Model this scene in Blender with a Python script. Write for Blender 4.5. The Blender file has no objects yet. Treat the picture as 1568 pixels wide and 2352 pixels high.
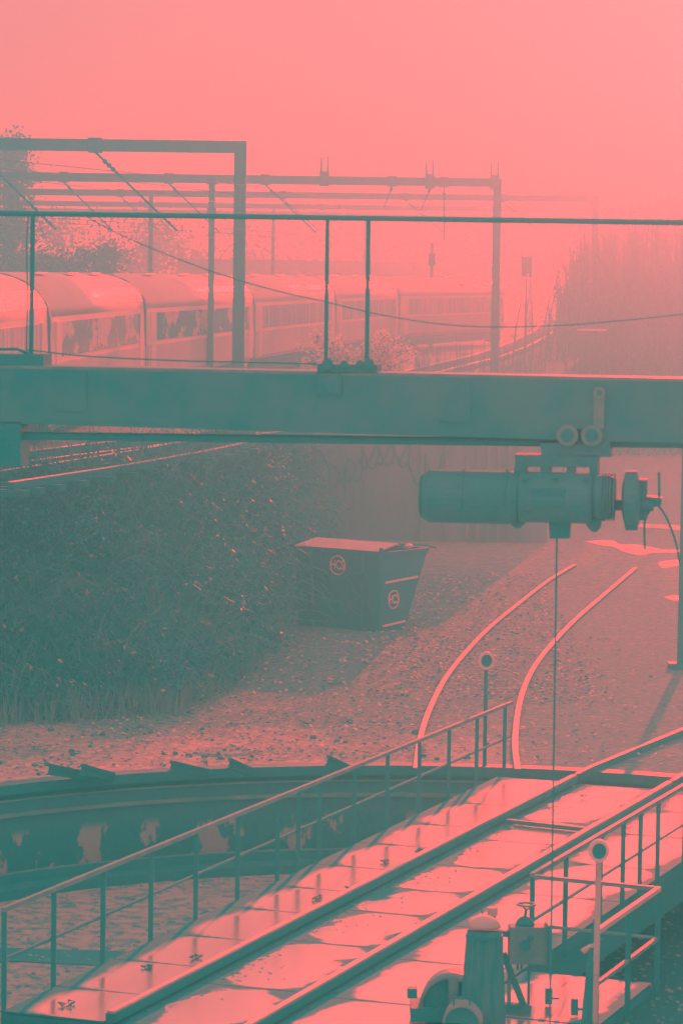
import bpy, math, random
from mathutils import Vector, Matrix
random.seed(11)
S = bpy.context.scene
COL = S.collection
R = math.radians
H = 7.6                      # camera height over the yard
F = 7213.0                   # focal length in picture units (picture 1568 x 2352)
PT = math.atan(544.0/F)      # pitch down
RO = 0.013                   # roll
fw = Vector((0, math.cos(PT), -math.sin(PT)))
up0 = Vector((0, math.sin(PT), math.cos(PT)))
rt = Vector((1, 0, 0))*math.cos(RO) + up0*math.sin(RO)
upv = up0*math.cos(RO) - Vector((1, 0, 0))*math.sin(RO)
CAM = Vector((0, 0, H))

def ray(px, py):
    return fw + rt*((px-784)/F) + upv*((1176-py)/F)
def at(px, py, z=0.0):       # where the sight line meets the level z
    d = ray(px, py); t = (z-H)/d.z
    return CAM + d*t
def atY(px, py, Y):          # where it meets the distance Y
    d = ray(px, py)
    return CAM + d*(Y/d.y)

# ------------------------------------------------------------------ materials
def duo(t):
    gb = 0.62 + 0.26*t
    return (t, gb, gb*0.955, 1)
MATS = {}
def mat(name, t1, t2=None, scale=4.0, rough=0.8, metal=0.0, bump=0.0, bscale=30.0, lo=0.42, hi=0.58, detail=6.0, r2=None, stretch=(1, 1, 1), spec=0.2):
    if name in MATS: return MATS[name]
    m = bpy.data.materials.new(name); m.use_nodes = True
    n = m.node_tree.nodes; l = m.node_tree.links
    b = n['Principled BSDF']
    b.inputs['Roughness'].default_value = rough
    b.inputs['Metallic'].default_value = metal
    b.inputs['Specular IOR Level'].default_value = spec
    b.inputs['Base Color'].default_value = duo(t1)
    tc = n.new('ShaderNodeTexCoord'); mp = n.new('ShaderNodeMapping')
    mp.inputs['Scale'].default_value = stretch
    l.new(tc.outputs['Object'], mp.inputs['Vector'])
    if t2 is not None:
        nz = n.new('ShaderNodeTexNoise'); nz.inputs['Scale'].default_value = scale
        nz.inputs['Detail'].default_value = detail; nz.inputs['Roughness'].default_value = 0.62
        l.new(mp.outputs[0], nz.inputs['Vector'])
        cr = n.new('ShaderNodeValToRGB')
        cr.color_ramp.elements[0].position = lo; cr.color_ramp.elements[0].color = duo(t1)
        cr.color_ramp.elements[1].position = hi; cr.color_ramp.elements[1].color = duo(t2)
        l.new(nz.outputs['Fac'], cr.inputs[0]); l.new(cr.outputs[0], b.inputs['Base Color'])
        if r2 is not None:
            mr = n.new('ShaderNodeMapRange'); mr.inputs[1].default_value = lo; mr.inputs[2].default_value = hi
            mr.inputs[3].default_value = rough; mr.inputs[4].default_value = r2
            l.new(nz.outputs['Fac'], mr.inputs[0]); l.new(mr.outputs[0], b.inputs['Roughness'])
    if bump:
        nb = n.new('ShaderNodeTexNoise'); nb.inputs['Scale'].default_value = bscale; nb.inputs['Detail'].default_value = 5
        l.new(mp.outputs[0], nb.inputs['Vector'])
        bp = n.new('ShaderNodeBump'); bp.inputs['Strength'].default_value = bump; bp.inputs['Distance'].default_value = 0.05
        l.new(nb.outputs['Fac'], bp.inputs['Height']); l.new(bp.outputs[0], b.inputs['Normal'])
    MATS[name] = m
    return m

steel   = mat('dark_painted_steel', .008, .025, 3, .55, bump=.15)
beammat = mat('crane_beam_paint', .015, .06, 2.2, .55, bump=.1, bscale=8)
gsteel  = mat('galvanised_steel', .10, .18, 5, .5, bump=.1)
railtop = mat('worn_rail_steel', .8, .95, 6, .35, .9)
railside= mat('rusty_rail_side', .008, .02, 8, .8)
railpaint = mat('rail_paint', .04, .09, 3, .75)
guardm  = mat('motor_guard_paint', .16, .30, 3, .5, bump=.2)
pale    = mat('pale_enamel', .55, .7, 4, .5)
boxgrey = mat('weathered_grey_casing', .10, .2, 5, .6, bump=.2)
wood    = mat('weathered_timber', .015, .08, 6, .8, bump=.4, bscale=20, stretch=(3, 3, .4))
concrete= mat('stained_concrete', .12, .28, 1.3, .9, bump=.3, bscale=10, lo=.35, hi=.65)
ballast = mat('track_ballast', .07, .22, 3.5, .95, bump=.8, bscale=12, lo=.4, hi=.6)
soil    = mat('bank_soil', .008, .03, 2, .95, bump=.5)
leafd   = mat('bramble_leaf', .004, .03, .6, .45, lo=.45, hi=.62)
leafp   = mat('pale_dead_leaf', .35, .6, 2, .6)
twigm   = mat('bramble_stem', .03, .2, 1.2, .5, lo=.45, hi=.65)
strawm  = mat('dry_grass_blade', .10, .24, 1, .7)
barkm   = mat('bark', .04, .08, 4, .85)
flowerm = mat('white_blossom', .8, .95, 3, .6)
treem   = mat('tree_leaf', .06, .14, .5, .6)
blackm  = mat('black_rubber', .015, .02, 4, .7)
chipm   = mat('litter_dark', .03, .10, 1.5, .8)
chipl   = mat('litter_pale', .5, .75, 1.5, .7)
stripe  = mat('reflective_stripe', .9, .97, 3, .4)

# ------------------------------------------------------------------ mesh helper
def wl(o):
    p = Vector((0, 0, 0))
    while o is not None:
        p += o.location; o = o.parent
    return p
class MB:
    def __init__(s): s.v = []; s.f = []
    def add(s, vs, fs):
        k = len(s.v); s.v += [tuple(a) for a in vs]; s.f += [tuple(i+k for i in f) for f in fs]; return s
    def frame(s, d):
        d = d.normalized()
        a = Vector((0, 0, 1)) if abs(d.z) < .95 else Vector((0, 1, 0))
        x = d.cross(a).normalized(); y = x.cross(d).normalized()
        return x, y
    def beam(s, p0, p1, w, h, bev=0):
        p0, p1 = Vector(p0), Vector(p1); x, y = s.frame(p1-p0)
        if bev:
            pr = [(-w/2+bev, -h/2), (w/2-bev, -h/2), (w/2, -h/2+bev), (w/2, h/2-bev), (w/2-bev, h/2), (-w/2+bev, h/2), (-w/2, h/2-bev), (-w/2, -h/2+bev)]
        else:
            pr = [(-w/2, -h/2), (w/2, -h/2), (w/2, h/2), (-w/2, h/2)]
        n = len(pr)
        vs = [p0+x*a+y*b for a, b in pr]+[p1+x*a+y*b for a, b in pr]
        fs = [tuple(range(n))[::-1], tuple(range(n, 2*n))]+[(i, (i+1) % n, n+(i+1) % n, n+i) for i in range(n)]
        return s.add(vs, fs)
    def box(s, c, d, rz=0.0):
        c = Vector(c); M = Matrix.Rotation(rz, 3, 'Z')
        vs = [c+M@Vector((a*d[0]/2, b*d[1]/2, e*d[2]/2)) for e in (-1, 1) for a, b in ((-1, -1), (1, -1), (1, 1), (-1, 1))]
        return s.add(vs, [(3, 2, 1, 0), (4, 5, 6, 7), (0, 1, 5, 4), (1, 2, 6, 5), (2, 3, 7, 6), (3, 0, 4, 7)])
    def tube(s, pts, r, n=8, caps=True):
        pts = [Vector(p) for p in pts]; m = len(pts)
        rs = r if isinstance(r, (list, tuple)) else [r]*m
        vs = []
        px = None
        for i, p in enumerate(pts):
            d = pts[min(i+1, m-1)]-pts[max(i-1, 0)]
            x, y = s.frame(d)
            if px is not None:
                dn = d.normalized(); x = (px - dn*px.dot(dn))
                x = x.normalized() if x.length > 1e-6 else s.frame(d)[0]
                y = x.cross(dn).normalized()
            px = x
            for k in range(n):
                a = 2*math.pi*k/n; vs.append(p+x*math.cos(a)*rs[i]+y*math.sin(a)*rs[i])
        fs = [(i*n+k, i*n+(k+1) % n, (i+1)*n+(k+1) % n, (i+1)*n+k) for i in range(m-1) for k in range(n)]
        if caps: fs += [tuple(range(n))[::-1], tuple((m-1)*n+k for k in range(n))]
        return s.add(vs, fs)
    def loft(s, secs, closed=True, caps=True):
        n = len(secs[0]); vs = [p for q in secs for p in q]; m = len(secs)
        rg = n if closed else n-1
        fs = [(i*n+k, i*n+(k+1) % n, (i+1)*n+(k+1) % n, (i+1)*n+k) for i in range(m-1) for k in range(rg)]
        if caps: fs += [tuple(range(n))[::-1], tuple((m-1)*n+k for k in range(n))]
        return s.add(vs, fs)
    def build(s, name, m, parent=None, smooth=False):
        off = wl(parent) if parent else Vector((0, 0, 0))
        me = bpy.data.meshes.new(name)
        me.from_pydata([(a[0]-off.x, a[1]-off.y, a[2]-off.z) for a in s.v], [], s.f)
        me.materials.append(m)
        if smooth:
            for p in me.polygons: p.use_smooth = True
        me.validate()
        o = bpy.data.objects.new(name, me); COL.objects.link(o)
        if parent: o.parent = parent
        return o
def tag(o, label=None, cat=None, group=None, kind=None):
    if label: o['label'] = label
    if cat: o['category'] = cat
    if group: o['group'] = group
    if kind: o['kind'] = kind
    return o
def thing(name, loc, label, cat, group=None):
    o = bpy.data.objects.new(name, None); COL.objects.link(o); o.location = loc
    o.empty_display_size = .2
    return tag(o, label, cat, group)
def copy_tree(o, parent=None):
    c = o.copy(); COL.objects.link(c); c.parent = parent
    for ch in list(o.children): copy_tree(ch, c)
    return c
def sub(o, name, loc):
    e = bpy.data.objects.new(name, None); COL.objects.link(e); e.parent = o; e.location = Vector(loc)-wl(o)
    return e

# ------------------------------------------------------------------ ground
PC = Vector((1.33, 39.0, 0)); PR = 9.25
U = Vector((.35, .9367, 0)).normalized(); V = Vector((U.y, -U.x, 0)); D0 = Vector((-3.42, 31.85, 0))
def D(u, v, z=0.0): return D0+U*u+V*v+Vector((0, 0, z))

def ground_mat():
    m = bpy.data.materials.new('yard_gravel'); m.use_nodes = True
    n = m.node_tree.nodes; l = m.node_tree.links; b = n['Principled BSDF']
    b.inputs['Roughness'].default_value = .95; b.inputs['Specular IOR Level'].default_value = .15
    g = n.new('ShaderNodeNewGeometry'); sp = n.new('ShaderNodeSeparateXYZ'); l.new(g.outputs['Position'], sp.inputs[0])
    def noise(sc, det=6, ro=.65):
        z = n.new('ShaderNodeTexNoise'); z.inputs['Scale'].default_value = sc; z.inputs['Detail'].default_value = det
        z.inputs['Roughness'].default_value = ro; l.new(g.outputs['Position'], z.inputs['Vector']); return z.outputs['Fac']
    def math_(op, a, c, clamp=False):
        q = n.new('ShaderNodeMath'); q.operation = op; q.use_clamp = clamp
        for i, k in enumerate((a, c)):
            if isinstance(k, (int, float)): q.inputs[i].default_value = k
            else: l.new(k, q.inputs[i])
        return q.outputs[0]
    def rng(x, a, c, d=0, e=1):
        q = n.new('ShaderNodeMapRange'); q.interpolation_type = 'SMOOTHSTEP'
        for i, k in enumerate((a, c, d, e)): q.inputs[i+1].default_value = k
        l.new(x, q.inputs[0]); return q.outputs[0]
    fine = rng(noise(7, 8, .7), .38, .62)
    patch = noise(.35, 5, .6)
    # muddy ground: to the right of the siding and around it, further out than the pit rim
    side = rng(math_('ADD', sp.outputs['X'], math_('MULTIPLY', patch, 3.0)), 2.2, 5.2)
    far = rng(math_('ADD', sp.outputs['Y'], math_('MULTIPLY', patch, 14.0)), 53, 62)
    far2 = rng(sp.outputs['Y'], 72, 92, 1, .55)
    mud = math_('MULTIPLY', math_('MAXIMUM', side, far), far2)
    mud = math_('ADD', mud, math_('MULTIPLY', math_('SUBTRACT', noise(1.6, 6), .5), .9), True)
    c1 = n.new('ShaderNodeMix'); c1.data_type = 'RGBA'; c1.inputs[6].default_value = duo(.36); c1.inputs[7].default_value = duo(.88)
    l.new(fine, c1.inputs[0])
    c2 = n.new('ShaderNodeMix'); c2.data_type = 'RGBA'; c2.inputs[6].default_value = duo(.07); c2.inputs[7].default_value = duo(.24)
    l.new(fine, c2.inputs[0])
    mx = n.new('ShaderNodeMix'); mx.data_type = 'RGBA'
    l.new(mud, mx.inputs[0]); l.new(c1.outputs[2], mx.inputs[6]); l.new(c2.outputs[2], mx.inputs[7])
    l.new(mx.outputs[2], b.inputs['Base Color'])
    bp = n.new('ShaderNodeBump'); bp.inputs['Strength'].default_value = .7; bp.inputs['Distance'].default_value = .06
    l.new(noise(9, 8, .7), bp.inputs['Height']); l.new(bp.outputs[0], b.inputs['Normal'])
    return m
gmat = ground_mat()
NS = 128
g = MB(); rings = [PR+.34, PR+1.5, PR+4, PR+10, PR+25, PR+60, PR+140, PR+400, 1200, 3500]
secs = []
for r in rings:
    secs.append([PC+Vector((math.cos(2*math.pi*k/NS)*r, math.sin(2*math.pi*k/NS)*r, 0)) for k in range(NS)])
g.loft(secs[::-1], True, False)
tag(g.build('ground', gmat), 'pale gravel yard with muddy patches around the turntable pit', kind='structure')

# pit: coping, wall, ledges, ring rail, floor
def ring(mb, prof, seg=NS):
    ss = []
    for k in range(seg+1):
        a = 2*math.pi*k/seg
        ss.append([PC+Vector((math.cos(a)*r, math.sin(a)*r, z)) for r, z in prof])
    mb.loft(ss, True, False)
    return mb
def pitwall_mat():
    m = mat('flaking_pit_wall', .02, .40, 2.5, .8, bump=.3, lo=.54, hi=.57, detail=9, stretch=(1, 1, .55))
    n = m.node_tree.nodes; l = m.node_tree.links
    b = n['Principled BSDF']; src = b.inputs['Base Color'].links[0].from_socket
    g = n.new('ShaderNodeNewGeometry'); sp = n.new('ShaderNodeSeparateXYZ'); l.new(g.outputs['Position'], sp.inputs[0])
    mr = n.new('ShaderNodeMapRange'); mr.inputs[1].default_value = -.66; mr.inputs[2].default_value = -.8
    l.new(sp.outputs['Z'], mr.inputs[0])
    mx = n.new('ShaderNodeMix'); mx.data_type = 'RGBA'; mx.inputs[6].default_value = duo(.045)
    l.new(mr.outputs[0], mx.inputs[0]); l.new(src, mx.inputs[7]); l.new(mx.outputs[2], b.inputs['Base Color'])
    return m
pit = thing('turntable_pit', PC+Vector((0, 0, -1.55)), 'round sunken turntable pit with dark coping and flaking wall', 'pit')
ring(MB(), [(PR+.35, .03), (PR+.01, .03), (PR+.01, -.12), (PR+.12, -.12), (PR+.12, -.19), (PR+.35, -.19)]).build('coping', steel, pit)
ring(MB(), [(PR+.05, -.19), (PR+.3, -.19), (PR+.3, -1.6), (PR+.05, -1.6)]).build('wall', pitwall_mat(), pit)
ring(MB(), [(PR-.02, -.40), (PR+.05, -.40), (PR+.05, -.45), (PR-.02, -.45)]).build('ledge', concrete, pit)
ring(MB(), [(PR-.0, -.20), (PR+.05, -.20), (PR+.05, -.215), (PR-.0, -.215)]).build('ledge', concrete, pit)
ring(MB(), [(PR-.75, -1.36), (PR+.05, -1.36), (PR+.05, -1.60), (PR-.75, -1.60)]).build('ring_plinth', soil, pit)
ring(MB(), [(PR-.35, -1.22), (PR-.28, -1.22), (PR-.28, -1.36), (PR-.35, -1.36)]).build('ring_rail', steel, pit)
ring(MB(), [(PR-.352, -1.205), (PR-.278, -1.205), (PR-.278, -1.22), (PR-.352, -1.22)]).build('rail_head', gsteel, pit)

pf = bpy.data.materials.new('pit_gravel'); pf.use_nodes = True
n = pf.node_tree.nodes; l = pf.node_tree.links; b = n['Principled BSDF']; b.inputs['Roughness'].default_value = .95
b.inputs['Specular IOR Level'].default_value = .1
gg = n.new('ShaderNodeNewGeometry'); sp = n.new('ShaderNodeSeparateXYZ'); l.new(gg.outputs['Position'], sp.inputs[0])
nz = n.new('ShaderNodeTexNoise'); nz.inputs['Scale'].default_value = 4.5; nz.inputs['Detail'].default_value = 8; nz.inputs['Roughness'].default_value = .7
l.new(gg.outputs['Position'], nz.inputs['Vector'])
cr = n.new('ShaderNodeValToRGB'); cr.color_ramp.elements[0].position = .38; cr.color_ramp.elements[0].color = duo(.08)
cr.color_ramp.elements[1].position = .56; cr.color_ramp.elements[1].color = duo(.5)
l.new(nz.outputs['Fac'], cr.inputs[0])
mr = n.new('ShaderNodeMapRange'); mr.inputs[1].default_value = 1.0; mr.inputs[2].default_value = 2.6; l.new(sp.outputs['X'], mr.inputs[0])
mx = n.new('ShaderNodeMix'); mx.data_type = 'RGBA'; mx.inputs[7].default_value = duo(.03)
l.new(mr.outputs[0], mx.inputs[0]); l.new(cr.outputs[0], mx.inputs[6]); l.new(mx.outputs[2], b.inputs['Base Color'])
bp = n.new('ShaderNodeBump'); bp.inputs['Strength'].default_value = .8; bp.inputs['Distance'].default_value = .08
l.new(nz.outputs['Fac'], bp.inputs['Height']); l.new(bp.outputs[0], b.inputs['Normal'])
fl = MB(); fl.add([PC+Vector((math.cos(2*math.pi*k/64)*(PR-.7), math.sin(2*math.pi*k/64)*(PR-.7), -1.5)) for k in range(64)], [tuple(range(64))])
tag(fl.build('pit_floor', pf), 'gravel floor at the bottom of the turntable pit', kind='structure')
# dark flat strip laid across the pit floor
ds = MB(); a = [at(x, y, -1.49) for x, y in ((0, 2176), (120, 2180), (250, 2183), (380, 2190), (520, 2186), (560, 2205), (420, 2222), (320, 2222), (180, 2215), (0, 2206))]
ds.add(a, [tuple(range(len(a)))[::-1]])
tag(ds.build('dark_strip', mat('dark_strip_surface', .012, .02, 3, .7)), 'dark flat strip across the pit gravel', 'drain')

# ------------------------------------------------------------------ turntable bridge
def wet_mat(name, seedoff, wetlo, wethi, dirt, edge=False):
    m = bpy.data.materials.new(name); m.use_nodes = True
    n = m.node_tree.nodes; l = m.node_tree.links; b = n['Principled BSDF']
    uv = n.new('ShaderNodeUVMap'); uv.uv_map = 'UVMap'
    sp = n.new('ShaderNodeSeparateXYZ'); l.new(uv.outputs[0], sp.inputs[0])
    g = n.new('ShaderNodeNewGeometry')
    def M(op, a, c, clamp=False):
        q = n.new('ShaderNodeMath'); q.operation = op; q.use_clamp = clamp
        for i, k in enumerate((a, c)):
            if isinstance(k, (int, float)): q.inputs[i].default_value = k
            else: l.new(k, q.inputs[i])
        return q.outputs[0]
    nz = n.new('ShaderNodeTexNoise'); nz.inputs['Scale'].default_value = 1.5; nz.inputs['Detail'].default_value = 5
    mp = n.new('ShaderNodeMapping'); mp.inputs['Location'].default_value = (seedoff, seedoff*2, 0)
    l.new(g.outputs['Position'], mp.inputs[0]); l.new(mp.outputs[0], nz.inputs['Vector'])
    # water gathers towards the middle of each plate
    fx = M('MULTIPLY', M('MULTIPLY', sp.outputs[0], M('SUBTRACT', 1.0, sp.outputs[0])), 4.0)
    fy = M('MULTIPLY', M('MULTIPLY', sp.outputs[1], M('SUBTRACT', 1.0, sp.outputs[1])), 4.0)
    if edge: fx = sp.outputs[0]
    fy = M('POWER', fy, .3)
    f = M('ADD', M('MULTIPLY', fx, fy), M('MULTIPLY', M('SUBTRACT', nz.outputs['Fac'], .5), dirt))
    mr = n.new('ShaderNodeMapRange'); mr.interpolation_type = 'SMOOTHSTEP'
    mr.inputs[1].default_value = wetlo; mr.inputs[2].default_value = wethi; l.new(f, mr.inputs[0])
    mx = n.new('ShaderNodeMix'); mx.data_type = 'RGBA'; mx.inputs[6].default_value = duo(.02); mx.inputs[7].default_value = duo(.95); b.inputs['Specular IOR Level'].default_value = .04
    l.new(mr.outputs[0], mx.inputs[0]); l.new(mx.outputs[2], b.inputs['Base Color'])
    rr = n.new('ShaderNodeMapRange'); rr.inputs[3].default_value = .75; rr.inputs[4].default_value = .2
    l.new(mr.outputs[0], rr.inputs[0]); l.new(rr.outputs[0], b.inputs['Roughness'])
    mt = n.new('ShaderNodeMapRange'); mt.inputs[3].default_value = .0; mt.inputs[4].default_value = .95
    l.new(mr.outputs[0], mt.inputs[0]); l.new(mt.outputs[0], b.inputs['Metallic'])
    w = n.new('ShaderNodeTexChecker'); w.inputs['Scale'].default_value = 30
    mp2 = n.new('ShaderNodeMapping'); mp2.inputs['Rotation'].default_value = (0, 0, R(25)); l.new(g.outputs['Position'], mp2.inputs[0]); l.new(mp2.outputs[0], w.inputs['Vector'])
    bp = n.new('ShaderNodeBump'); bp.inputs['Strength'].default_value = .12; bp.inputs['Distance'].default_value = .004
    l.new(w.outputs['Fac'], bp.inputs['Height']); l.new(bp.outputs[0], b.inputs['Normal'])
    return m
wetA = wet_mat('wet_chequer_plate', 0, .12, .30, .22, True)
wetB = wet_mat('wet_muddy_plate', 5, .30, .58, 1.7)
wetC = wet_mat('wet_walkway_plate', 9, .28, .55, .9)

def plate(name, u0, u1, v0, v1, m, parent, z=0.0, skew=0.0):
    q = MB(); g = .012
    P = [D(u0+g, v0, z), D(u0+g-skew, v1, z), D(u1-g-skew, v1, z), D(u1-g, v0, z)]
    q.add(P+[p-Vector((0, 0, .02)) for p in P], [(0, 3, 2, 1)[::-1], (4, 5, 6, 7)[::-1], (0, 4, 5, 1), (1, 5, 6, 2), (2, 6, 7, 3), (3, 7, 4, 0)])
    o = q.build(name, m, parent)
    me = o.data; uvl = me.uv_layers.new(name='UVMap')
    uvs = {0: (0, 0), 1: (1, 0), 2: (1, 1), 3: (0, 1), 4: (0, 0), 5: (1, 0), 6: (1, 1), 7: (0, 1)}
    for lp in me.loops: uvl.data[lp.index].uv = uvs[lp.vertex_index]
    return o
LEN = 16.7
br = thing('turntable_bridge', PC, 'long steel turntable bridge with wet chequer plates, rails and handrails', 'turntable')
# underframe
MB().box(D(LEN/2, 2.15, -.10), (4.3, LEN-.02, .14), -math.atan2(U.x, U.y)).build('deck_frame', steel, br)
for v in (.25, 4.05):
    MB().box(D(LEN/2, v, -.45), (.12, LEN-.3, .56), -math.atan2(U.x, U.y)).build('girder', steel, br)
seams = [0, 1.25, 2.72, 4.2, 5.9, 7.35, 8.9, 10.6, 12.3, 14.2, LEN]
for i in range(len(seams)-1):
    plate('walkway_plate', seams[i], seams[i+1], 0, 1.14, wetA, br)
sm = [0, 2.1, 4.5, 6.4, 7.9, 9.6, 11.6, 13.3, LEN]
for i in range(len(sm)-1):
    plate('centre_plate', sm[i], sm[i+1], 1.34, 2.60, wetB, br, -.02)
sr = [0, 2.0, 4.05, 6.0, 8.2, 10.4, 12.8, 14.8, LEN]
for i in range(len(sr)-1):
    plate('walkway_plate', sr[i], sr[i+1], 2.80, 4.32, wetC, br, -.015)
plate('control_platform', 1.9, 4.05, 4.36, 5.8, wetC, br, -.015)
plate('control_platform', -.6, 1.9, 4.36, 5.8, wetC, br, -.015)
MB().box(D(1.72, 5.08, -.09), (1.44, 4.62, .1), -math.atan2(U.x, U.y)).build('platform_frame', steel, br)
for v in (1.22, 2.70):
    r_ = MB().beam(D(0, v, .045), D(LEN, v, .045), .11, .09).build('running_rail', railside, br)
    MB().beam(D(0, v, .103), D(LEN, v, .103), .075, .026).build('rail_head', railtop, r_)
MB().beam(D(12.9, 1.36, .02), D(12.7, 2.58, .02), .07, .06).build('cross_bar', steel, br)
q = MB()
for i in range(int(LEN/.4)):
    for v in (1.10, 1.36, 2.56, 2.84): p_ = D(.2+i*.4, v, .0); q.tube([p_, p_+Vector((0, 0, .014))], .018, 6)
q = q.build('rail_clips', steel, br); q['kind'] = 'stuff'
# left handrail
hr = sub(br, 'handrail', D(LEN/2, 0))
postu = []
px_posts = [(10, 2345), (124, 2268), (237, 2207), (347, 2163), (450, 2119), (546, 2075), (637, 2033), (685, 2010), (733, 1986), (813, 1950), (889, 1914), (962, 1881), (1030, 1848), (1094, 1818), (1158, 1793)]
for x, y in px_posts:
    lo_, hi_ = -2.0, 20.0
    for _ in range(40):
        u = (lo_+hi_)/2; d_ = D(u, -.03, .5)-CAM
        if 784+F*d_.dot(rt)/d_.dot(fw) < x: lo_ = u
        else: hi_ = u
    postu.append(u)
hz = 1.04

for u in postu:
    MB().beam(D(u, -.03, -.16), D(u, -.03, hz-.02), .055, .055).build('post', steel, hr)
u0, u1 = postu[0]-.03, postu[-1]+.35
MB().beam(D(u0, -.03, hz), D(u1, -.03, hz), .05, .05).build('top_rail', gsteel, hr)
MB().tube([D(u0, -.065, .50), D(u1, -.065, .50)], .02, 8).build('middle_rail', railpaint, hr)
# right handrail
h2 = sub(br, 'handrail', D(LEN/2, 4.4))
ur = [4.15, 5.45, 6.9, 7.9, 8.7, 9.55, 10.9, 12.2, 13.6, 15.0, 16.4]
for u in ur:
    MB().beam(D(u, 4.40, -.14), D(u, 4.40, hz-.02), .055, .055).build('post', steel, h2)
MB().beam(D(4.12, 4.40, hz), D(16.6, 4.40, hz), .05, .05).build('top_rail', gsteel, h2)
MB().tube([D(4.12, 4.365, .5), D(16.6, 4.365, .5)], .02, 8).build('middle_rail', railpaint, h2)
h3 = sub(br, 'platform_guard', D(4.0, 5.0))
MB().beam(D(4.06, 4.45, hz), D(3.95, 5.88, hz), .045, .045).build('top_rail', gsteel, h3)
MB().beam(D(3.95, 5.88, hz), D(1.55, 5.88, hz), .05, .05).build('top_rail', pale, h3)
MB().tube([D(4.06, 4.45, .5), D(3.95, 5.88, .5)], .02, 8).build('middle_rail', gsteel, h3)
MB().beam(D(3.95, 5.88, .5), D(1.55, 5.88, .5), .04, .04).build('middle_rail', gsteel, h3)
for u, v in ((3.95, 5.88), (2.75, 5.88), (1.55, 5.88)):
    MB().beam(D(u, v, -.14), D(u, v, hz-.02), .055, .055).build('post', steel, h3)

# debris / bolts on the deck
k = 0
for x, y, L_ in ((160, 2305, .32), (448, 2200, .12), (345, 2222, .22), (730, 2062, .3), (800, 2046, .55), (886, 1980, .1), (960, 1955, .08), (1335, 1830, .06)):
    p = at(x, y, .01)
    m_ = MB()
    for j in range(5):
        q = p+U*random.uniform(-L_/2, L_/2)*(.3 if j < 2 else 1)+V*random.uniform(-.03, .03)
        m_.tube([q, q+Vector((random.uniform(-.06, .06), random.uniform(-.08, .08), random.uniform(.01, .03))), q+U*.1+Vector((0, 0, .005))], [.006, .012, .003], 5)
    lab = ['dark twig scrap at the near left end of the deck', 'dark clump in the second walkway plate puddle', 'thin twig beside the third handrail post',
           'upright dark clump on the middle of the walkway', 'longest dark twig lying across the wet walkway', 'small dark lump on the walkway past the middle', 'small leaf scrap further along the walkway', 'tiny speck on the far end walkway plate'][k]
    tag(m_.build('twig_debris', blackm), lab, 'debris', 'scraps lying on the wet deck'); k += 1

# ------------------------------------------------------------------ control gear on the platform
cp = at(1108, 2378, 0); cp = D(1.35, 4.72)
cx = at(1108, 2360, 0)
t = thing('timber_post', cx, 'thick tapered weathered post with pale rounded cap at bottom edge', 'post')
prof = [(.235, 0), (.225, .25), (.205, .6), (.185, .9), (.175, 1.0)]
secs = []
for r, z in prof: secs.append([cx+Vector((math.cos(a)*r, math.sin(a)*r*.8, z)) for a in [2*math.pi*k/20 for k in range(20)]])
MB().loft(secs).build('shaft', wood, t, True)
secs = []
for i in range(7):
    a_ = i/6*math.pi/2*.96; r = .166*math.cos(a_); z = 1.03+.12*math.sin(a_)
    secs.append([cx+Vector((math.cos(a)*r, math.sin(a)*r*.8, z)) for a in [2*math.pi*k/20 for k in range(20)]])
MB().loft(secs).build('cap', pale, t, True)
MB().tube([cx+Vector((-.02, 0, 1.17)), cx+Vector((-.05, 0, 1.27))], .008, 6).build('lifting_eye', steel, t)
MB().tube([cx+Vector((0, 0, .93)), cx+Vector((0, 0, .96))], [.19, .19], 20).build('band', steel, t)

# motor with arched guard (half drums)
mb_ = at(1010, 2352, 0)
t = thing('winch_motor', mb_, 'winch motor under two arched metal guards beside the tapered post', 'motor')
def arch(c, rad, ln, dirv, thick=.03, n=18):
    dirv = dirv.normalized(); side = Vector((dirv.y, -dirv.x, 0)); secs = []
    m = MB()
    for s_ in (0, 1):
        pr = []
        for i in range(n+1):
            a = math.pi*i/n; pr.append(c+dirv*(ln*s_)+side*(math.cos(a)*rad)+Vector((0, 0, math.sin(a)*rad)))
        for i in range(n, -1, -1):
            a = math.pi*i/n; pr.append(c+dirv*(ln*s_)+side*(math.cos(a)*(rad-thick))+Vector((0, 0, math.sin(a)*(rad-thick))))
        secs.append(pr)
    return m.loft(secs)
def disc_half(c, rad, dirv, n=18, th=.02):
    side = Vector((dirv.y, -dirv.x, 0)); pr = [c+side*(math.cos(math.pi*i/n)*rad)+Vector((0, 0, math.sin(math.pi*i/n)*rad)) for i in range(n+1)]
    return MB().loft([pr, [p+dirv*th for p in pr]])
ax = Vector((.12, 1, 0)).normalized()
sidev = Vector((ax.y, -ax.x, 0))
c1 = mb_+Vector((.10, 0, .17))
arch(c1, .32, .42, ax).build('guard', guardm, t, True)
disc_half(c1+ax*.06, .285, ax).build('end_plate', steel, t)
MB().beam(c1-ax*.0+Vector((.03, 0, 0)), c1-ax*.0+Vector((.03, 0, .31)), .1, .02).build('strap', boxgrey, t)
MB().box(c1+Vector((0, .2, -.07)), (.8, .5, .14), 0).build('bed', steel, t)
c2 = mb_+Vector((.20, -.5, .12))
arch(c2, .2, .4, ax).build('guard', guardm, t, True)
disc_half(c2+ax*.03, .17, ax).build('end_plate', steel, t)
hp = [c2+Vector((-.08, .05, .18)), c2+Vector((-.08, .05, .26)), c2+Vector((.08, .05, .26)), c2+Vector((.08, .05, .18))]
MB().tube(hp, .012, 6).build('handle', blackm, t)
MB().box(c1+sidev*(-.40)+ax*.1+Vector((0, 0, .12)), (.1, .12, .1)).build('terminal_box', steel, t)

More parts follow.
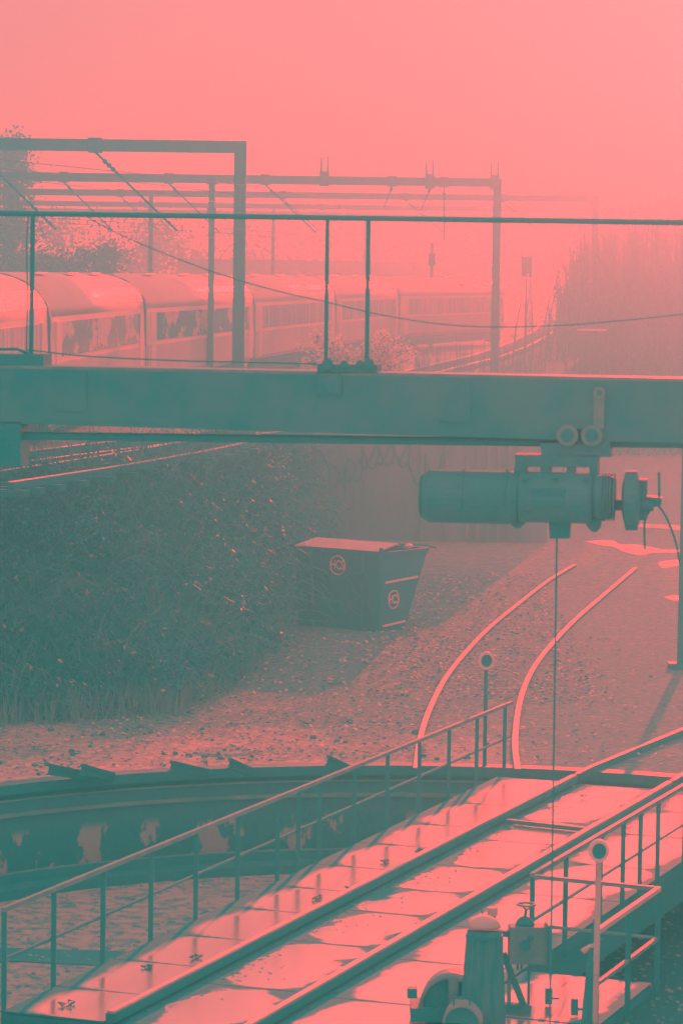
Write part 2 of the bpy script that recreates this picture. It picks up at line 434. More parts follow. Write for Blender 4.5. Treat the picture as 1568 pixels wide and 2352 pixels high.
# control box with hand wheel
bp_ = at(1208, 2318, 0)
t = thing('control_box', bp_, 'square grey control box on a thin leg with small handwheel', 'control box')
s = 32.4/F*0+ (bp_-CAM).length/F
def zz(py): return H-(py-640)*bp_.y/F
zc = zz(2186); w = 84*s; h = 84*s
MB().box((bp_.x, bp_.y, zc), (w, .22, h), .08).build('casing', boxgrey, t)
MB().box((bp_.x+w/2+.012, bp_.y-.01, zc), (.02, .25, h+.05), .08).build('door_edge', steel, t)
MB().tube([(bp_.x-.03, bp_.y-.15, zc+.01), (bp_.x-.03, bp_.y-.105, zc+.01)], .055, 14).build('dial', steel, t)
MB().tube([(bp_.x+.03, bp_.y-.15, zc+.09), (bp_.x+.03, bp_.y-.105, zc+.09)], .03, 12).build('button', steel, t)
secs = []
for i in range(6):
    a_ = i/5*math.pi/2*.95; secs.append([Vector((bp_.x-.03+math.cos(a)*.1*math.cos(a_), bp_.y+math.sin(a)*.08*math.cos(a_), zc+h/2+.1*math.sin(a_))) for a in [2*math.pi*k/14 for k in range(14)]])
MB().loft(secs).build('dome', steel, t, True)
MB().tube([(bp_.x-.03, bp_.y, zc+h/2+.09), (bp_.x-.02, bp_.y, zc+h/2+.17)], .015, 8).build('stem', steel, t)
wpts = [Vector((bp_.x-.02+math.cos(a)*.095, bp_.y+math.sin(a)*.095, zc+h/2+.22)) for a in [2*math.pi*k/16 for k in range(17)]]
wh = MB().tube(wpts, .013, 6, False)
for a in (0, 2.1, 4.2): wh.tube([(bp_.x-.02, bp_.y, zc+h/2+.16), (bp_.x-.02+math.cos(a)*.09, bp_.y+math.sin(a)*.09, zc+h/2+.22)], .010, 6)
wh.build('handwheel', gsteel, t)
MB().tube([(bp_.x+.02, bp_.y, 0), (bp_.x+.02, bp_.y, zc-h/2+.01)], .014, 8).build('leg', steel, t)
for q in (-.1, -.06, .1): MB().tube([(bp_.x+q, bp_.y-.03, zc-h/2+.01), (bp_.x+q, bp_.y-.03, zc-h/2-.07)], .012, 6).build('cable_gland', steel, t)

# braced frame between post and box
b0 = at(1150, 2318, 0)
t = thing('braced_stand', b0, 'dark braced steel stand between tapered post and control box', 'stand')
yb = b0.y
def P(px, py): return atY(px, py, yb)
MB().beam(P(1130, 2318), P(1130, 2098), .07, .06).build('upright', steel, t)
MB().tube([P(1130, 2102), P(1130, 2084)], .055, 12).build('cap', pale, t)
MB().beam(P(1148, 2318), P(1148, 2140), .06, .06).build('upright', steel, t)
MB().beam(P(1155, 2190), P(1203, 2312), .055, .07).build('brace', steel, t)
MB().beam(P(1168, 2235), P(1168, 2312), .04, .04).build('upright', gsteel, t)
MB().beam(P(1120, 2318), P(1218, 2322), .12, .14).build('base_beam', steel, t)
MB().beam(P(1145, 2142), P(1168, 2146), .05, .06).build('bracket', steel, t)

# short bollards on the platform
for x, y, lab in ((1259, 2306, 'short dark stub beside the control box leg'), (1318, 2331, 'short dark stub nearer the lever')):
    p = at(x, y, 0)
    t = thing('floor_stub', p, lab, 'stub', 'short stubs on the control platform')
    MB().beam(p+Vector((0, 0, 0)), p+Vector((.0, 0, .17)), .075, .06, .01).build('stub', steel, t)
    MB().beam(p+Vector((0, 0, .06)), p+Vector((.11, 0, .06)), .02, .02).build('pin', steel, t)

# hand lever
lb = Vector(at(1350, 2500, 0)); 
t = thing('hand_lever', lb, 'dark upright hand lever with pale grip in front of round sign', 'lever')
def P(px, py): return atY(px, py, lb.y)
MB().tube([P(1345, 2500), P(1350, 2352), P(1358, 2230), P(1358, 2175)], [.075, .07, .055, .04], 12).build('column', steel, t, True)
MB().tube([P(1357, 2200), P(1363, 2110)], [.022, .008], 8).build('spike', steel, t)
MB().tube([P(1336, 2186), P(1372, 2166)], .028, 10).build('grip', pale, t, True)
MB().tube([P(1372, 2166), P(1385, 2158)], .02, 10).build('pivot', steel, t)

# round signs on poles
chipped = mat('chipped_white_paint', .12, .55, 5, .6, lo=.42, hi=.5, stretch=(1, 1, .5))
def round_sign(base, ztop, rad, poler, pm, label, yaw=0.0):
    t = thing('round_sign', base, label, 'sign', 'round disc signs on poles')
    c = base+Vector((0, 0, ztop))
    MB().tube([base, c-Vector((0, 0, rad*.9))], poler, 10).build('pole', pm, t, True)
    fx = Vector((math.cos(yaw), math.sin(yaw), 0)); ny = Vector((math.sin(yaw), -math.cos(yaw), 0))
    N = 32
    def circ(r, off, oval=1.12): return [c+fx*math.cos(2*math.pi*k/N)*r+Vector((0, 0, math.sin(2*math.pi*k/N)*r*oval))+ny*off for k in range(N)]
    MB().loft([circ(rad*.70, .02), circ(rad*.70, -.01)]).build('disc', steel, t)
    mo = MB(); mo.loft([circ(rad*.70, -.015), circ(rad, -.015), circ(rad, .03), circ(rad*.70, .03), circ(rad*.70, -.015)], True, False); mo.build('rim', stripe, t)
    return t
p = at(1115, 1790, 0); p = Vector((p.x, p.y+.0, 0))
sb = at(1112, 1762, 0)
round_sign(sb, H-(1521-637)*sb.y/F, 19*sb.y/F*1.0, .03, steel, 'round disc sign on dark pole beside the curved siding rails', .15)
sb = Vector((2.43, 28.9, 0))
sg = round_sign(sb, H-(1965-640)*sb.y/F, 24*sb.y/F, .028, chipped, 'near round disc sign on pale pole at the platform guard', .1)

# ------------------------------------------------------------------ yard things
def rail_path(pts, name, parent, z=.0, w=.075, h=.10, zoff=0.0):
    P = [Vector(p)+Vector((0, 0, h/2+zoff)) for p in pts]
    secs = []
    for i, p in enumerate(P):
        d = (P[min(i+1, len(P)-1)]-P[max(i-1, 0)]).normalized(); s_ = Vector((d.y, -d.x, 0)).normalized()
        secs.append([p-s_*w/2-Vector((0, 0, h/2)), p+s_*w/2-Vector((0, 0, h/2)), p+s_*w/2+Vector((0, 0, h/2)), p-s_*w/2+Vector((0, 0, h/2))])
    o = MB().loft(secs).build(name, railside, parent)
    secs = []
    for i, p in enumerate(P):
        d = (P[min(i+1, len(P)-1)]-P[max(i-1, 0)]).normalized(); s_ = Vector((d.y, -d.x, 0)).normalized()
        q = p+Vector((0, 0, h/2+.002)); w2 = w*.9
        secs.append([q-s_*w2/2, q+s_*w2/2, q+s_*w2/2+Vector((0, 0, .012)), q-s_*w2/2+Vector((0, 0, .012))])
    MB().loft(secs).build('rail_head', railtop, o)
    return o
def smooth(pts, n=8):
    P = [Vector(p) for p in pts]; out = []
    for i in range(len(P)-1):
        a = P[max(i-1, 0)]; b_ = P[i]; c = P[i+1]; d = P[min(i+2, len(P)-1)]
        for k in range(n):
            t_ = k/n
            out.append(.5*((2*b_)+(c-a)*t_+(2*a-5*b_+4*c-d)*t_*t_+(3*b_-a-3*c+d)*t_**3))
    out.append(P[-1]); return out
tr = thing('siding_track', at(1070, 1740, 0), 'curved siding rails sunk in the yard leading to the turntable', 'track')
LP = [(955, 1762), (966, 1688), (987, 1625), (1020, 1560), (1060, 1507), (1120, 1443), (1190, 1385), (1260, 1331), (1318, 1296)]
RP = [(1188, 1764), (1182, 1700), (1190, 1625), (1206, 1570), (1230, 1524), (1268, 1476), (1322, 1420), (1390, 1361), (1458, 1303)]
rail_path(smooth([at(x, y, .07) - Vector((0, 0, .07)) for x, y in LP]), 'running_rail', tr, h=.05, w=.10)
rail_path(smooth([at(x, y, .07) - Vector((0, 0, .07)) for x, y in RP]), 'running_rail', tr, h=.05, w=.10)
# rail beyond the table to the right
tr = thing('exit_track', at(1500, 1750, 0), 'straight rail running off to the right beyond the turntable', 'track')
rail_path([D(LEN+.15, 1.22), D(LEN+.9, 1.22), D(LEN+8, 1.65)], 'running_rail', tr, h=.1)
rail_path([D(LEN+.15, 2.70), D(LEN+.9, 2.70), D(LEN+8, 3.15)], 'running_rail', tr, h=.1)

# stubs of old rail at the rim
stubs = [((113, 1757), (222, 1780), 'long rail stub at the pit rim, leftmost, below the bramble bank'), ((188, 1758), (262, 1778), 'rail stub overlapping the leftmost one at the pit rim'),
         ((393, 1750), (478, 1770), 'rail stub at the pit rim near the drain cover, left of it'), ((527, 1744), (580, 1768), 'steeply tilted rail stub just below the drain cover'), ((752, 1737), (812, 1766), 'rail stub at the pit rim nearest the left handrail')]
for a_, b2, lab in stubs:
    p1 = at(b2[0], b2[1], .06); p0 = at(a_[0], a_[1], .30)
    t = thing('rail_stub', Vector((p1.x, p1.y, 0)), lab, 'rail stub', 'old rail stubs at the pit rim')
    MB().beam(p1, p0, .05, .05).build('head', railside, t)
    dz = Vector((0, 0, -.07)); MB().beam(p1+dz, p0+dz, .02, .12).build('web', railside, t)
    dz = Vector((0, 0, -.14)); MB().beam(p1+dz*.6, p0+dz, .13, .02).build('foot', railside, t)
# drain cover
c = at(510, 1727, .012)
t = thing('drain_cover', Vector((c.x, c.y, 0)), 'flat oval drain cover lying in the pale gravel', 'drain cover')
MB().tube([Vector((c.x, c.y, .004)), Vector((c.x, c.y, .03))], [.40, .38], 36).build('lid', mat('cover_iron', .12, .2, 6, .7, bump=.3), t)
MB().tube([Vector((c.x, c.y, .0)), Vector((c.x, c.y, .02))], [.46, .45], 36).build('rim', concrete, t)
# puddles
wm = mat('puddle_water', .95, None, rough=.3, metal=.9)
def puddle(pts, lab, z=.012):
    P = smooth([at(x, y, z) for x, y in pts]+[at(*pts[0], z)], 4)[:-1]
    m = MB().add(P, [tuple(range(len(P)))])
    o = m.build('puddle', wm); o.data.update()
    if o.data.polygons[0].normal.z < 0: o.data.flip_normals()
    return tag(o, lab, kind='structure')
puddle([(1340, 1243), (1400, 1241), (1425, 1250), (1470, 1252), (1520, 1262), (1575, 1262), (1575, 1268), (1500, 1269), (1470, 1275), (1430, 1266), (1410, 1256), (1385, 1253)], 'bright puddle beyond the siding')
puddle([(1430, 1208), (1500, 1203), (1575, 1210), (1575, 1217), (1500, 1213)], 'thin far puddle')
puddle([(1525, 1371), (1548, 1368), (1575, 1370), (1575, 1377), (1545, 1378)], 'small puddle at the right edge')
puddle([(1510, 1292), (1540, 1287), (1575, 1288), (1575, 1293), (1545, 1300), (1520, 1303)], 'damp bright patch right of the siding', .006)
# right edge post
pb = at(1563, 1536, 0)
t = thing('steel_post', pb, 'tall dark post cut by the right edge of the picture', 'post')
MB().beam(pb, pb+Vector((.02, 0, H-(858-641)*pb.y/F)), .16, .16).build('shaft', steel, t)
MB().box(pb+Vector((0, 0, .06)), (.5, .4, .12)).build('base', steel, t)

# skip
def skip():
    A = at(868, 1452, 0)                                    # near bottom corner
    dl = Vector((-.80, .60, 0)); dr = Vector((.60, .80, 0))
    zt = H-(1274-633)*A.y/F
    A0 = A; B0 = A+dl*2.15; C0 = A+dr*.95; E0 = C0+dl*2.15
    k = Vector((0, 0, zt)); A1 = A+k+Vector((.04, 0, 0)); B1 = B0+k+dl*.12; C1 = A1+dr*1.72; E1 = B1+dr*1.72
    t = thing('waste_skip', A, 'dark waste skip with a round letter badge and a pale lid sheet', 'skip')
    body = mat('skip_paint', .02, .035, 2, .5, bump=.15)
    MB().add([A0, B0, E0, C0, A1, B1, E1, C1], [(0, 1, 2, 3), (0, 4, 5, 1), (3, 7, 4, 0), (1, 5, 6, 2), (2, 6, 7, 3)]).build('body', body, t)
    rm = MB()
    for a_, b2 in ((A1, B1), (B1, E1), (E1, C1), (C1, A1)): rm.beam(a_, b2, .07, .08)
    rm.build('rim', steel, t)
    MB().beam(A0, A1+Vector((0, 0, .14)), .09, .09).build('corner_post', steel, t)
    z = Vector((0, 0, .06))
    MB().add([A1+z+dl*.06-dr*.02, B1+z-dr*.02, B1+z+dr*.75+Vector((0, 0, .13)), A1+z+dr*.75+dl*.06+Vector((0, 0, .13))], [(0, 1, 2, 3)]).add(
             [A1+z*.9+dl*.06-dr*.02, B1+z*.9-dr*.02, B1+z*.9+dr*.75+Vector((0, 0, .11)), A1+z*.9+dr*.75+dl*.06+Vector((0, 0, .11))], [(3, 2, 1, 0)]).build('lid_sheet', pale, t)
    MB().tube([B1+Vector((0, 0, .18))+dr*.8, A1+Vector((0, 0, .16))+dr*.8, C1+Vector((0, 0, .1)), C1+dr*.3+Vector((0, 0, .02))], .022, 8).build('lid_bar', steel, t)
    s_ = []
    for i in range(7):
        a_ = i/6*math.pi; s_.append([A1+dr*.95+Vector((math.cos(q)*.13*math.sin(a_)+.0, math.sin(q)*.13*math.sin(a_), .12-.06*math.cos(a_))) for q in [2*math.pi*j/12 for j in range(12)]])
    MB().loft(s_).build('sack', pale, t, True)
    for f_ in (.2, .8):
        q0 = A0+(B0-A0)*f_; q1 = A1+(B1-A1)*f_; nn_ = Vector((-.60, -.80, 0))
        MB().beam(q0+nn_*.03, q1+nn_*.03, .07, .05).build('rib', body, t)
        m0 = q0.lerp(q1, .72)+nn_*.05; MB().tube([m0, m0+nn_*.12], [.05, .06], 10).build('lifting_lug', steel, t)
    # stripes on the end
    nr = Vector((dr.y, -dr.x, 0)); nl = Vector((-dl.y, dl.x, 0))
    if nl.y > 0: nl = -nl
    if nr.y > 0: nr = -nr
    def endp(s, h): # s along, h height fraction
        lo = A0+(C0-A0)*s; hi = A1+(C1-A1)*s; return lo+(hi-lo)*h+nr*.02
    for h_ in (.63, .07):
        MB().beam(endp(.12, h_), endp(.93, h_+.03), .012, .045).build('stripe', stripe, t)
    # badge
    def badge(c, ex, nrm, rad):
        ez = Vector((0, 0, 1)); N = 28
        q = MB(); q.tube([c+ex*math.cos(2*math.pi*i/N)*rad+ez*math.sin(2*math.pi*i/N)*rad for i in range(N+1)], .014, 5, False)
        o = q.build('badge_ring', stripe, t)
        cu = bpy.data.curves.new('badge_letters', 'FONT'); cu.body = 'HCS'; cu.size = rad*1.25; cu.align_x = 'CENTER'; cu.align_y = 'CENTER'; cu.extrude = .004; cu.offset = .003
        to = bpy.data.objects.new('tmp', cu); COL.objects.link(to)
        me = bpy.data.meshes.new_from_object(to); bpy.data.objects.remove(to)
        Mx = Matrix((( ex.x*.8, 0, nrm.x), (ex.y*.8, 0, nrm.y), (0, 1.15, 0)))
        Mx = Matrix(((ex.x*.8, 0, nrm.x), (ex.y*.8, 0, nrm.y), (ex.z, 1.15, nrm.z)))
        for v_ in me.vertices: v_.co = Mx@v_.co + c+nrm*.01-wl(o)
        me.materials.clear(); me.materials.append(stripe)
        lo = bpy.data.objects.new('badge_letters', me); COL.objects.link(lo); lo.parent = o
    cl = A0+(B0-A0)*.5+Vector((0, 0, zt*.82))+nl*.04
    badge(cl, -dl, nl, .20)
    badge(endp(.38, .40)+nr*.01, dr, nr, .19)
    # graffiti strokes
    gq = MB()
    for j in range(7):
        s0 = random.uniform(.05, .9); h0 = random.uniform(.3, .9); pts = []
        for i in range(9):
            s1 = min(max(s0+.16*math.sin(i*.9+j), .02), .97); h1 = min(max(h0+.13*math.cos(i*1.3+j*2), .05), .97)
            pts.append(A0+(B0-A0)*s1+Vector((0, 0, zt*h1))+nl*.02)
        gq.tube(smooth(pts, 4), .006, 4, False)
    gq.build('graffiti', gsteel, t)
skip()

# ------------------------------------------------------------------ railway bank, retaining wall
ZB = 3.6
Bs = [(-60, 49, 0), (-14, 50.5, 0), (-5.7, 52.5, 0), (-2.9, 54.3, 0), (-1.83, 59, 0), (-1.1, 67.8, 0), (-.2, 89.9, 0)]
Ts = [(-60, 60, ZB), (-14, 60.5, ZB), (-6.5, 61.2, ZB), (-4.4, 63.6, ZB), (-3.3, 68, ZB), (-2.2, 75, ZB), (-1.9, 89.9, ZB)]
edge = [(5.5, 90), (6.5, 110), (9.5, 137), (14, 170), (20.5, 215), (29, 280), (70, 600), (120, 1500)]
m = MB()
nB = len(Bs)
m.add([Vector(p) for p in Bs]+[Vector(p) for p in Ts], [(i, i+1, nB+i+1, nB+i) for i in range(nB-1)])
tag(m.build('bank_slope', soil), 'dark overgrown slope of the railway bank', kind='structure')
m = MB(); top = [Vector(p) for p in Ts]+[Vector((x, y, ZB)) for x, y in edge]+[Vector((-900, 1500, ZB)), Vector((-900, 61, ZB))]
m.add(top, [tuple(range(len(top)))])
tag(m.build('railway_formation', ballast), 'ballasted top of the railway bank', kind='structure')
wt = thing('retaining_wall', (1.3, 90, 0), 'hazy concrete retaining wall with vertical ribs behind the skip', 'wall')
wallm = mat('wall_render', .14, .26, .8, .85, bump=.3, bscale=6, lo=.35, hi=.65, stretch=(1, 1, .3))
MB().box((1.25, 90.2, 1.95), (8.5, .4, 3.9)).build('face', wallm, wt)
for x in [2.3, 3.0, 3.6, 3.9, 4.2, 4.5, 4.8, 5.1]:
    MB().box((x, 89.95, 1.95), (.09, .1, 3.8)).build('rib', concrete, wt)
MB().box((1.25, 90.1, 3.96), (8.6, .6, .12)).build('coping', concrete, wt)
gq = MB()
for j in range(9):
    x0 = -1+j*.45; z0 = random.uniform(1.6, 2.6); pts = [Vector((x0+.25*math.sin(i*.8+j), 89.97, z0+.35*math.cos(i*1.4+j*1.7))) for i in range(9)]
    gq.tube(smooth(pts, 4), .025, 4, False)
gq.build('graffiti', mat('graffiti_paint', .06), wt)
w2 = thing('side_retaining_wall', (6, 100, 0), 'long low retaining wall curving away along the bank edge', 'wall')
m = MB(); secs = []
for x, y in edge[:6]:
    secs.append([Vector((x, y, 0)), Vector((x+.4, y, 0)), Vector((x+.4, y, 3.75)), Vector((x, y, 3.75))])
m.loft(secs).build('face', wallm, w2)

# ------------------------------------------------------------------ railway tracks on the bank
def track(name, cpts, lab, gauge=1.45, hw=.12):
    C = smooth(cpts, 6); L_, R_ = [], []
    t = thing(name, C[0], lab, 'track', 'railway tracks on the bank')
    for i, p in enumerate(C):
        d = (C[min(i+1, len(C)-1)]-C[max(i-1, 0)]).normalized(); s_ = Vector((d.y, -d.x, 0))
        L_.append(p-s_*gauge/2); R_.append(p+s_*gauge/2)
    rail_path(L_, 'running_rail', t, h=.13, w=hw, zoff=.06); rail_path(R_, 'running_rail', t, h=.13, w=hw, zoff=.06)
    q = MB(); tot = 0
    for i in range(len(C)-1):
        seg = C[i+1]-C[i]; n_ = max(1, int(seg.length/.75)); d = seg.normalized(); s_ = Vector((d.y, -d.x, 0))
        for k in range(n_):
            p = C[i]+seg*(k/n_)+Vector((0, 0, .0)); q.beam(p-s_*1.05, p+s_*1.05, .24, .12)
            tot += 1
            if tot > 160: break
    so = q.build('sleepers', soil, t); so['kind'] = 'stuff'
    return t
def Z3(x, y): return at(x, y, ZB+.2)-Vector((0, 0, .2))
def trk(pxa, n, lab):
    return track(n, pxa, lab)
a0, a1, a2 = Z3(-60, 1104), Z3(250, 1058), Z3(490, 1014)
off = Vector((.6, -.25, 0))
trk([a0, a1, a2, a2+(a2-a1)*.6+Vector((-.9, 0, 0))], 'near_track', 'nearest pair of rails beside the bramble bank at left')
a0, a1, a2 = Z3(-60, 1062), Z3(270, 1022), Z3(545, 992)
trk([a0, a1, a2, a2+(a2-a1)*.5], 'middle_track', 'second pair of rails behind the nearest pair at left')
fx = [Z3(900, 868), Z3(1040, 835), Z3(1130, 812), Z3(1215, 778), Z3(1256, 748), Z3(1240, 718), Z3(1190, 696)]
track('curving_track', fx, 'track curving away right of the train', hw=.2)

# ------------------------------------------------------------------ train
joints = [(-7.4, 50), (-6.73, 72), (-5.8, 92), (-3.3, 116), (-.37, 140), (2.85, 163), (10.0, 189)]
carm = mat('coach_paint', .85, .95, .4, .3, bump=.03, bscale=2)
lowm = mat('coach_lower_paint', .5, .62, .7, .35)
roofm = mat('coach_roof', .9, .97, .3, .28, .3)
winm = mat('coach_glass_painted_reflection', .03, .75, .5, .12, lo=.52, hi=.55, detail=10, stretch=(1.1, .8, 2.0))  # ragged tree reflections painted into the glass colour by noise
winp = mat('coach_glass_pale_reflection', .3, .85, .9, .15, lo=.45, hi=.6, detail=7, stretch=(3, 3, .3))  # paler streaky reflections, likewise painted into the window colour
labs = ['coach cut by the left edge with pale window band', 'second coach from left with dark windows, reflections painted in', 'third coach from left, behind the tall gantry column',
        'fourth coach from left above the white blossom', 'fifth coach, hazy, before the bright far end', 'last coach of the train fading into the haze']
for i in range(6):
    J0 = Vector((*joints[i], ZB)); J1 = Vector((*joints[i+1], ZB)); d = (J1-J0).normalized(); s_ = Vector((d.y, -d.x, 0))  # s_ points to the camera side (right)
    J0 = J0+d*.3; J1 = J1-d*.3; L_ = (J1-J0).length
    t = thing('train_coach', (J0+J1)/2-s_*1.4, labs[i], 'train coach', 'coaches of the standing train')
    def sec(p, prof): return [p+s_*(a-1.4)+Vector((0, 0, z)) for a, z in prof]
    side = [(1.40, .95), (1.42, 1.9), (1.40, 2.35)]
    body = [(1.28, .85), (1.41, 1.0), (1.42, 1.9), (1.38, 2.95), (-1.38, 2.95), (-1.42, 1.9), (-1.41, 1.0), (-1.28, .85)]
    endt = i == 5
    if endt:
        secs = [sec(J0, body), sec(J1-d*1.6, body)]
        for q, k_ in ((1.0, .93), (.4, .8), (.0, .55)):
            secs.append(sec(J1-d*q, [(a*k_, .85+(z-.85)*(k_*.5+.5)) for a, z in body]))
    else: secs = [sec(J0, body), sec(J1, body)]
    MB().loft(secs).build('body', carm, t)
    rp = [(1.38, 2.95)]+[(1.40*math.cos(a), 2.95+1.0*math.sin(a)) for a in [math.pi*k/14 for k in range(1, 14)]]+[(-1.38, 2.95)]
    secs = [sec(J0, rp), sec(J1-d*(1.6 if endt else 0), rp)]
    if endt:
        for q, k_ in ((1.0, .93), (.4, .8), (.0, .5)): secs.append(sec(J1-d*q, [(a*k_, 2.95*1.0-(1-k_)*1.0+(z-2.95)*k_) for a, z in rp]))
    MB().loft(secs).build('roof', roofm, t, True)
    # window band and lower band on the camera side
    wb = [(1.395, 2.0), (1.43, 2.0), (1.415, 2.82), (1.37, 2.82)]
    MB().loft([sec(J0+d*1.2, wb), sec(J1-d*(2.2 if endt else 1.2), wb)]).build('window_band', winm if i in (1, 2) else winp, t)
    lb_ = [(1.39, .92), (1.435, 1.0), (1.44, 1.88), (1.40, 1.88)]
    MB().loft([sec(J0+d*.05, lb_), sec(J1-d*(1.9 if endt else .05), lb_)]).build('lower_band', lowm, t)
    for q in (.6, L_-1.4):
        if endt and q > 2: continue
        db = [(1.40, .95), (1.45, .95), (1.45, 2.85), (1.38, 2.85)]
        MB().loft([sec(J0+d*q, db), sec(J0+d*(q+.85), db)]).build('door', carm, t)
    MB().loft([sec(J0+d*1, [(1.1, .35), (1.2, .35), (1.2, .85), (1.1, .85)]), sec(J1-d*2, [(1.1, .35), (1.2, .35), (1.2, .85), (1.1, .85)])]).build('underframe', blackm, t)
    for q in (3.0, L_-3.0):
        bo = MB().loft([sec(J0+d*(q-1.6), [(.9, .25), (1.15, .25), (1.15, .7), (.9, .7)]), sec(J0+d*(q+1.6), [(.9, .25), (1.15, .25), (1.15, .7), (.9, .7)])]).build('bogie', blackm, t)
        for e in (-1.1, 1.1):
            c = J0+d*(q+e)-s_*.35+Vector((0, 0, .65)); MB().tube([c, c+s_*.12], .44, 18).build('wheel', steel, bo)
    # gangway bellows at the far end
    if not endt:
        gp = [(1.43, .8), (1.44, 2.9)]+[(1.44*math.cos(a), 2.9+1.08*math.sin(a)) for a in [math.pi*k/10 for k in range(1, 10)]]+[(-1.44, 2.9), (-1.43, .8)]
        MB().loft([sec(J1+d*.16, gp), sec(J1+d*.42, gp)]).build('gangway', mat('gangway_rubber', .08, .2, 3, .8), t)
    for q in (L_*.25, L_*.55, L_*.8):
        c = J0+d*q-s_*1.4+Vector((0, 0, 3.95)); MB().beam(c-d*.9, c+d*.9, 1.0, .05, .02).build('roof_vent', roofm, t)

# ------------------------------------------------------------------ catenary portals
portm = mat('portal_steel', .06, .10, 2, .6)
def insul_rod(m, p0, p1, r=.03, bead=.07):
    p0, p1 = Vector(p0), Vector(p1); L_ = (p1-p0).length
    pts, rs = [], []
    for k in range(41):
        f = k/40; pts.append(p0+(p1-p0)*f); rs.append(bead if (.12 < f < .26 and k % 2) else r)
    m.tube(pts, rs, 7)
def portal(Yp, colpx, colw, ypx_left, ypx_right, bh, lab, arms, leftx=-45):
    cx = [(x-784)/F*Yp for x in colpx]
    zr = H+(637-ypx_right)/F*Yp
    xr = max(cx)+colw/2
    t = thing('catenary_portal', (max(cx), Yp, ZB if max(cx) < 9 else 0), lab, 'gantry', 'overhead line gantries across the tracks')
    MB().beam((leftx, Yp, zr-bh/2), (xr, Yp, zr-bh/2), colw*.9, bh).build('crossbeam', portm, t)
    for i, x in enumerate(cx):
        zg = ZB if x < 9 else 0
        m_ = MB(); w = colw if i == 0 else colw*.75
        m_.beam((x, Yp, zg), (x, Yp, zr-bh-.003), w, w, .02); m_.build('column', portm, t)
        MB().box((x, Yp, zg+.1), (w*1.8, w*1.8, .2)).build('footing', concrete, t)
    for (x0, x1, dz) in arms:
        q = MB(); insul_rod(q, ((x0-784)/F*Yp, Yp-.1, zr-bh-.02), ((x1-784)/F*Yp, Yp-1.5, zr-bh-dz))
        q.build('registration_arm', steel, t)
        c = ((x0-784)/F*Yp, Yp, zr-bh/2); MB().box(c, (.35, colw*1.15, bh*1.25)).build('clamp', portm, t)
    return t
def armset(xs, ln, dz): return [(x, x+ln, dz) for x in xs]
portal(80, [543], .31, 325, 335, .30, 'nearest overhead line gantry with thick column behind the handrail', armset([212, -60], 195, 2.0))
portal(118, [1130], .31, 402, 412, .32, 'second gantry, its thick column right of the blossoms', armset([600, 140, 380], 118, 1.8)+[(890, 872, .8), (978, 955, .9), (1008, 1008, 2.0)])
portal(158, [1354, 340], .31, 430, 449, .32, 'third gantry, its column right of the second one', armset([920, 270, 640, 1142], 85, 1.6))
portal(213, [1502, 620], .31, 450, 476, .36, 'fourth gantry, hazy, with its column far right', armset([730, 330, 1250], 60, 1.6))
portal(268, [1405, 1210, 830], .4, 470, 493, .45, 'fifth gantry, faint in the haze, lower than the others', armset([500, 960], 50, 1.6))
mx_ = (479-784)/F*104
t = thing('catenary_mast', (mx_, 104, ZB), 'slimmer mast standing in front of the train, left of the thick column', 'mast')
zt = H+(632-420)/F*104
MB().beam((mx_, 104, ZB), (mx_, 104, zt), .205, .205, .02).build('column', portm, t)
MB().box((mx_, 104, zt-.02), (.34, .34, .22)).build('cap', portm, t)
MB().box((mx_, 104, ZB+.1), (.5, .5, .2)).build('footing', concrete, t)
MB().box((mx_, 103.85, H+(632-492)/F*104), (.30, .16, .26)).build('clamp', portm, t)
q = thing('isolator_switch', ((735-784)/F*118, 118, H+(632-400)/F*118), 'pair of spikes and box on second gantry beam, left one', 'switch', 'spiked switches on the second gantry')
def switch(t, Yp=118):
    o = wl(t)
    for dx in (-.12, .13): MB().tube([o+Vector((dx, 0, .0)), o+Vector((dx, 0, .62))], [.05, .02], 6).build('spike', portm, t)
    MB().box(o+Vector((0, -.3, -.22)), (.36, .2, .55)).build('box', portm, t)
switch(q)
for x, lab in ((975, 'pair of spikes and box on second gantry beam, middle one'), (1123, 'pair of spikes at the right end of second gantry beam')):
    c = copy_tree(q); c.location = ((x-784)/F*118, 118, H+(634-405)/F*118); c['label'] = lab

# overhead wires along the tracks
wq = thing('overhead_wires', (0, 80, 9), 'thin overhead contact wires running along the tracks', 'wires')
for x0, x1 in ((-6.8, 11.5), (-3.5, 16.0), (-1.0, -3.0)):
    for z in (8.6, 9.6):
        pts = [(-9.5+x0*.4, 45, z), (x0*.75, 80, z+.0), (x0*.3+x1*.25, 118, z), (x1*.6, 158, z), (x1, 213, z), (x1*1.5, 268, z)]
        MB().tube(smooth(pts, 5), .006, 4, False).build('wire', blackm, wq)

# signal, lamp post
t = thing('signal_head', ((1200-784)/F*170, 170, 0), 'boxy railway signal standing in the haze right of the train', 'signal')
o = wl(t)
MB().box((o.x, 170, H+(638-613)/F*170), (.62, .35, 1.15)).build('head', mat('signal_black', .02), t)
MB().tube([(o.x, 170, ZB), (o.x, 170, H+(638-640)/F*170)], .07, 8).build('mast', steel, t)
MB().tube([(o.x+.05, 169.8, H+(638-632)/F*170), (o.x+.05, 169.7, H+(638-632)/F*170)], .09, 10).build('lens', pale, t)
t = thing('signal_head', ((983-784)/F*175, 175, ZB), 'small signal on a mast above the last coaches', 'signal')
o = wl(t)
MB().box((o.x, 175, H+(636-597)/F*175), (.4, .3, .7)).build('head', mat('signal_black', .02), t)
MB().tube([(o.x, 175, ZB), (o.x, 175, H+(636-560)/F*175)], .09, 8).build('mast', steel, t)
lp = Vector(((1294-784)/F*110, 110, 0))
t = thing('yard_lamp', lp, 'slim yard lamp with horizontal arm on the right', 'lamp')
zt = H+(638-752)/F*110
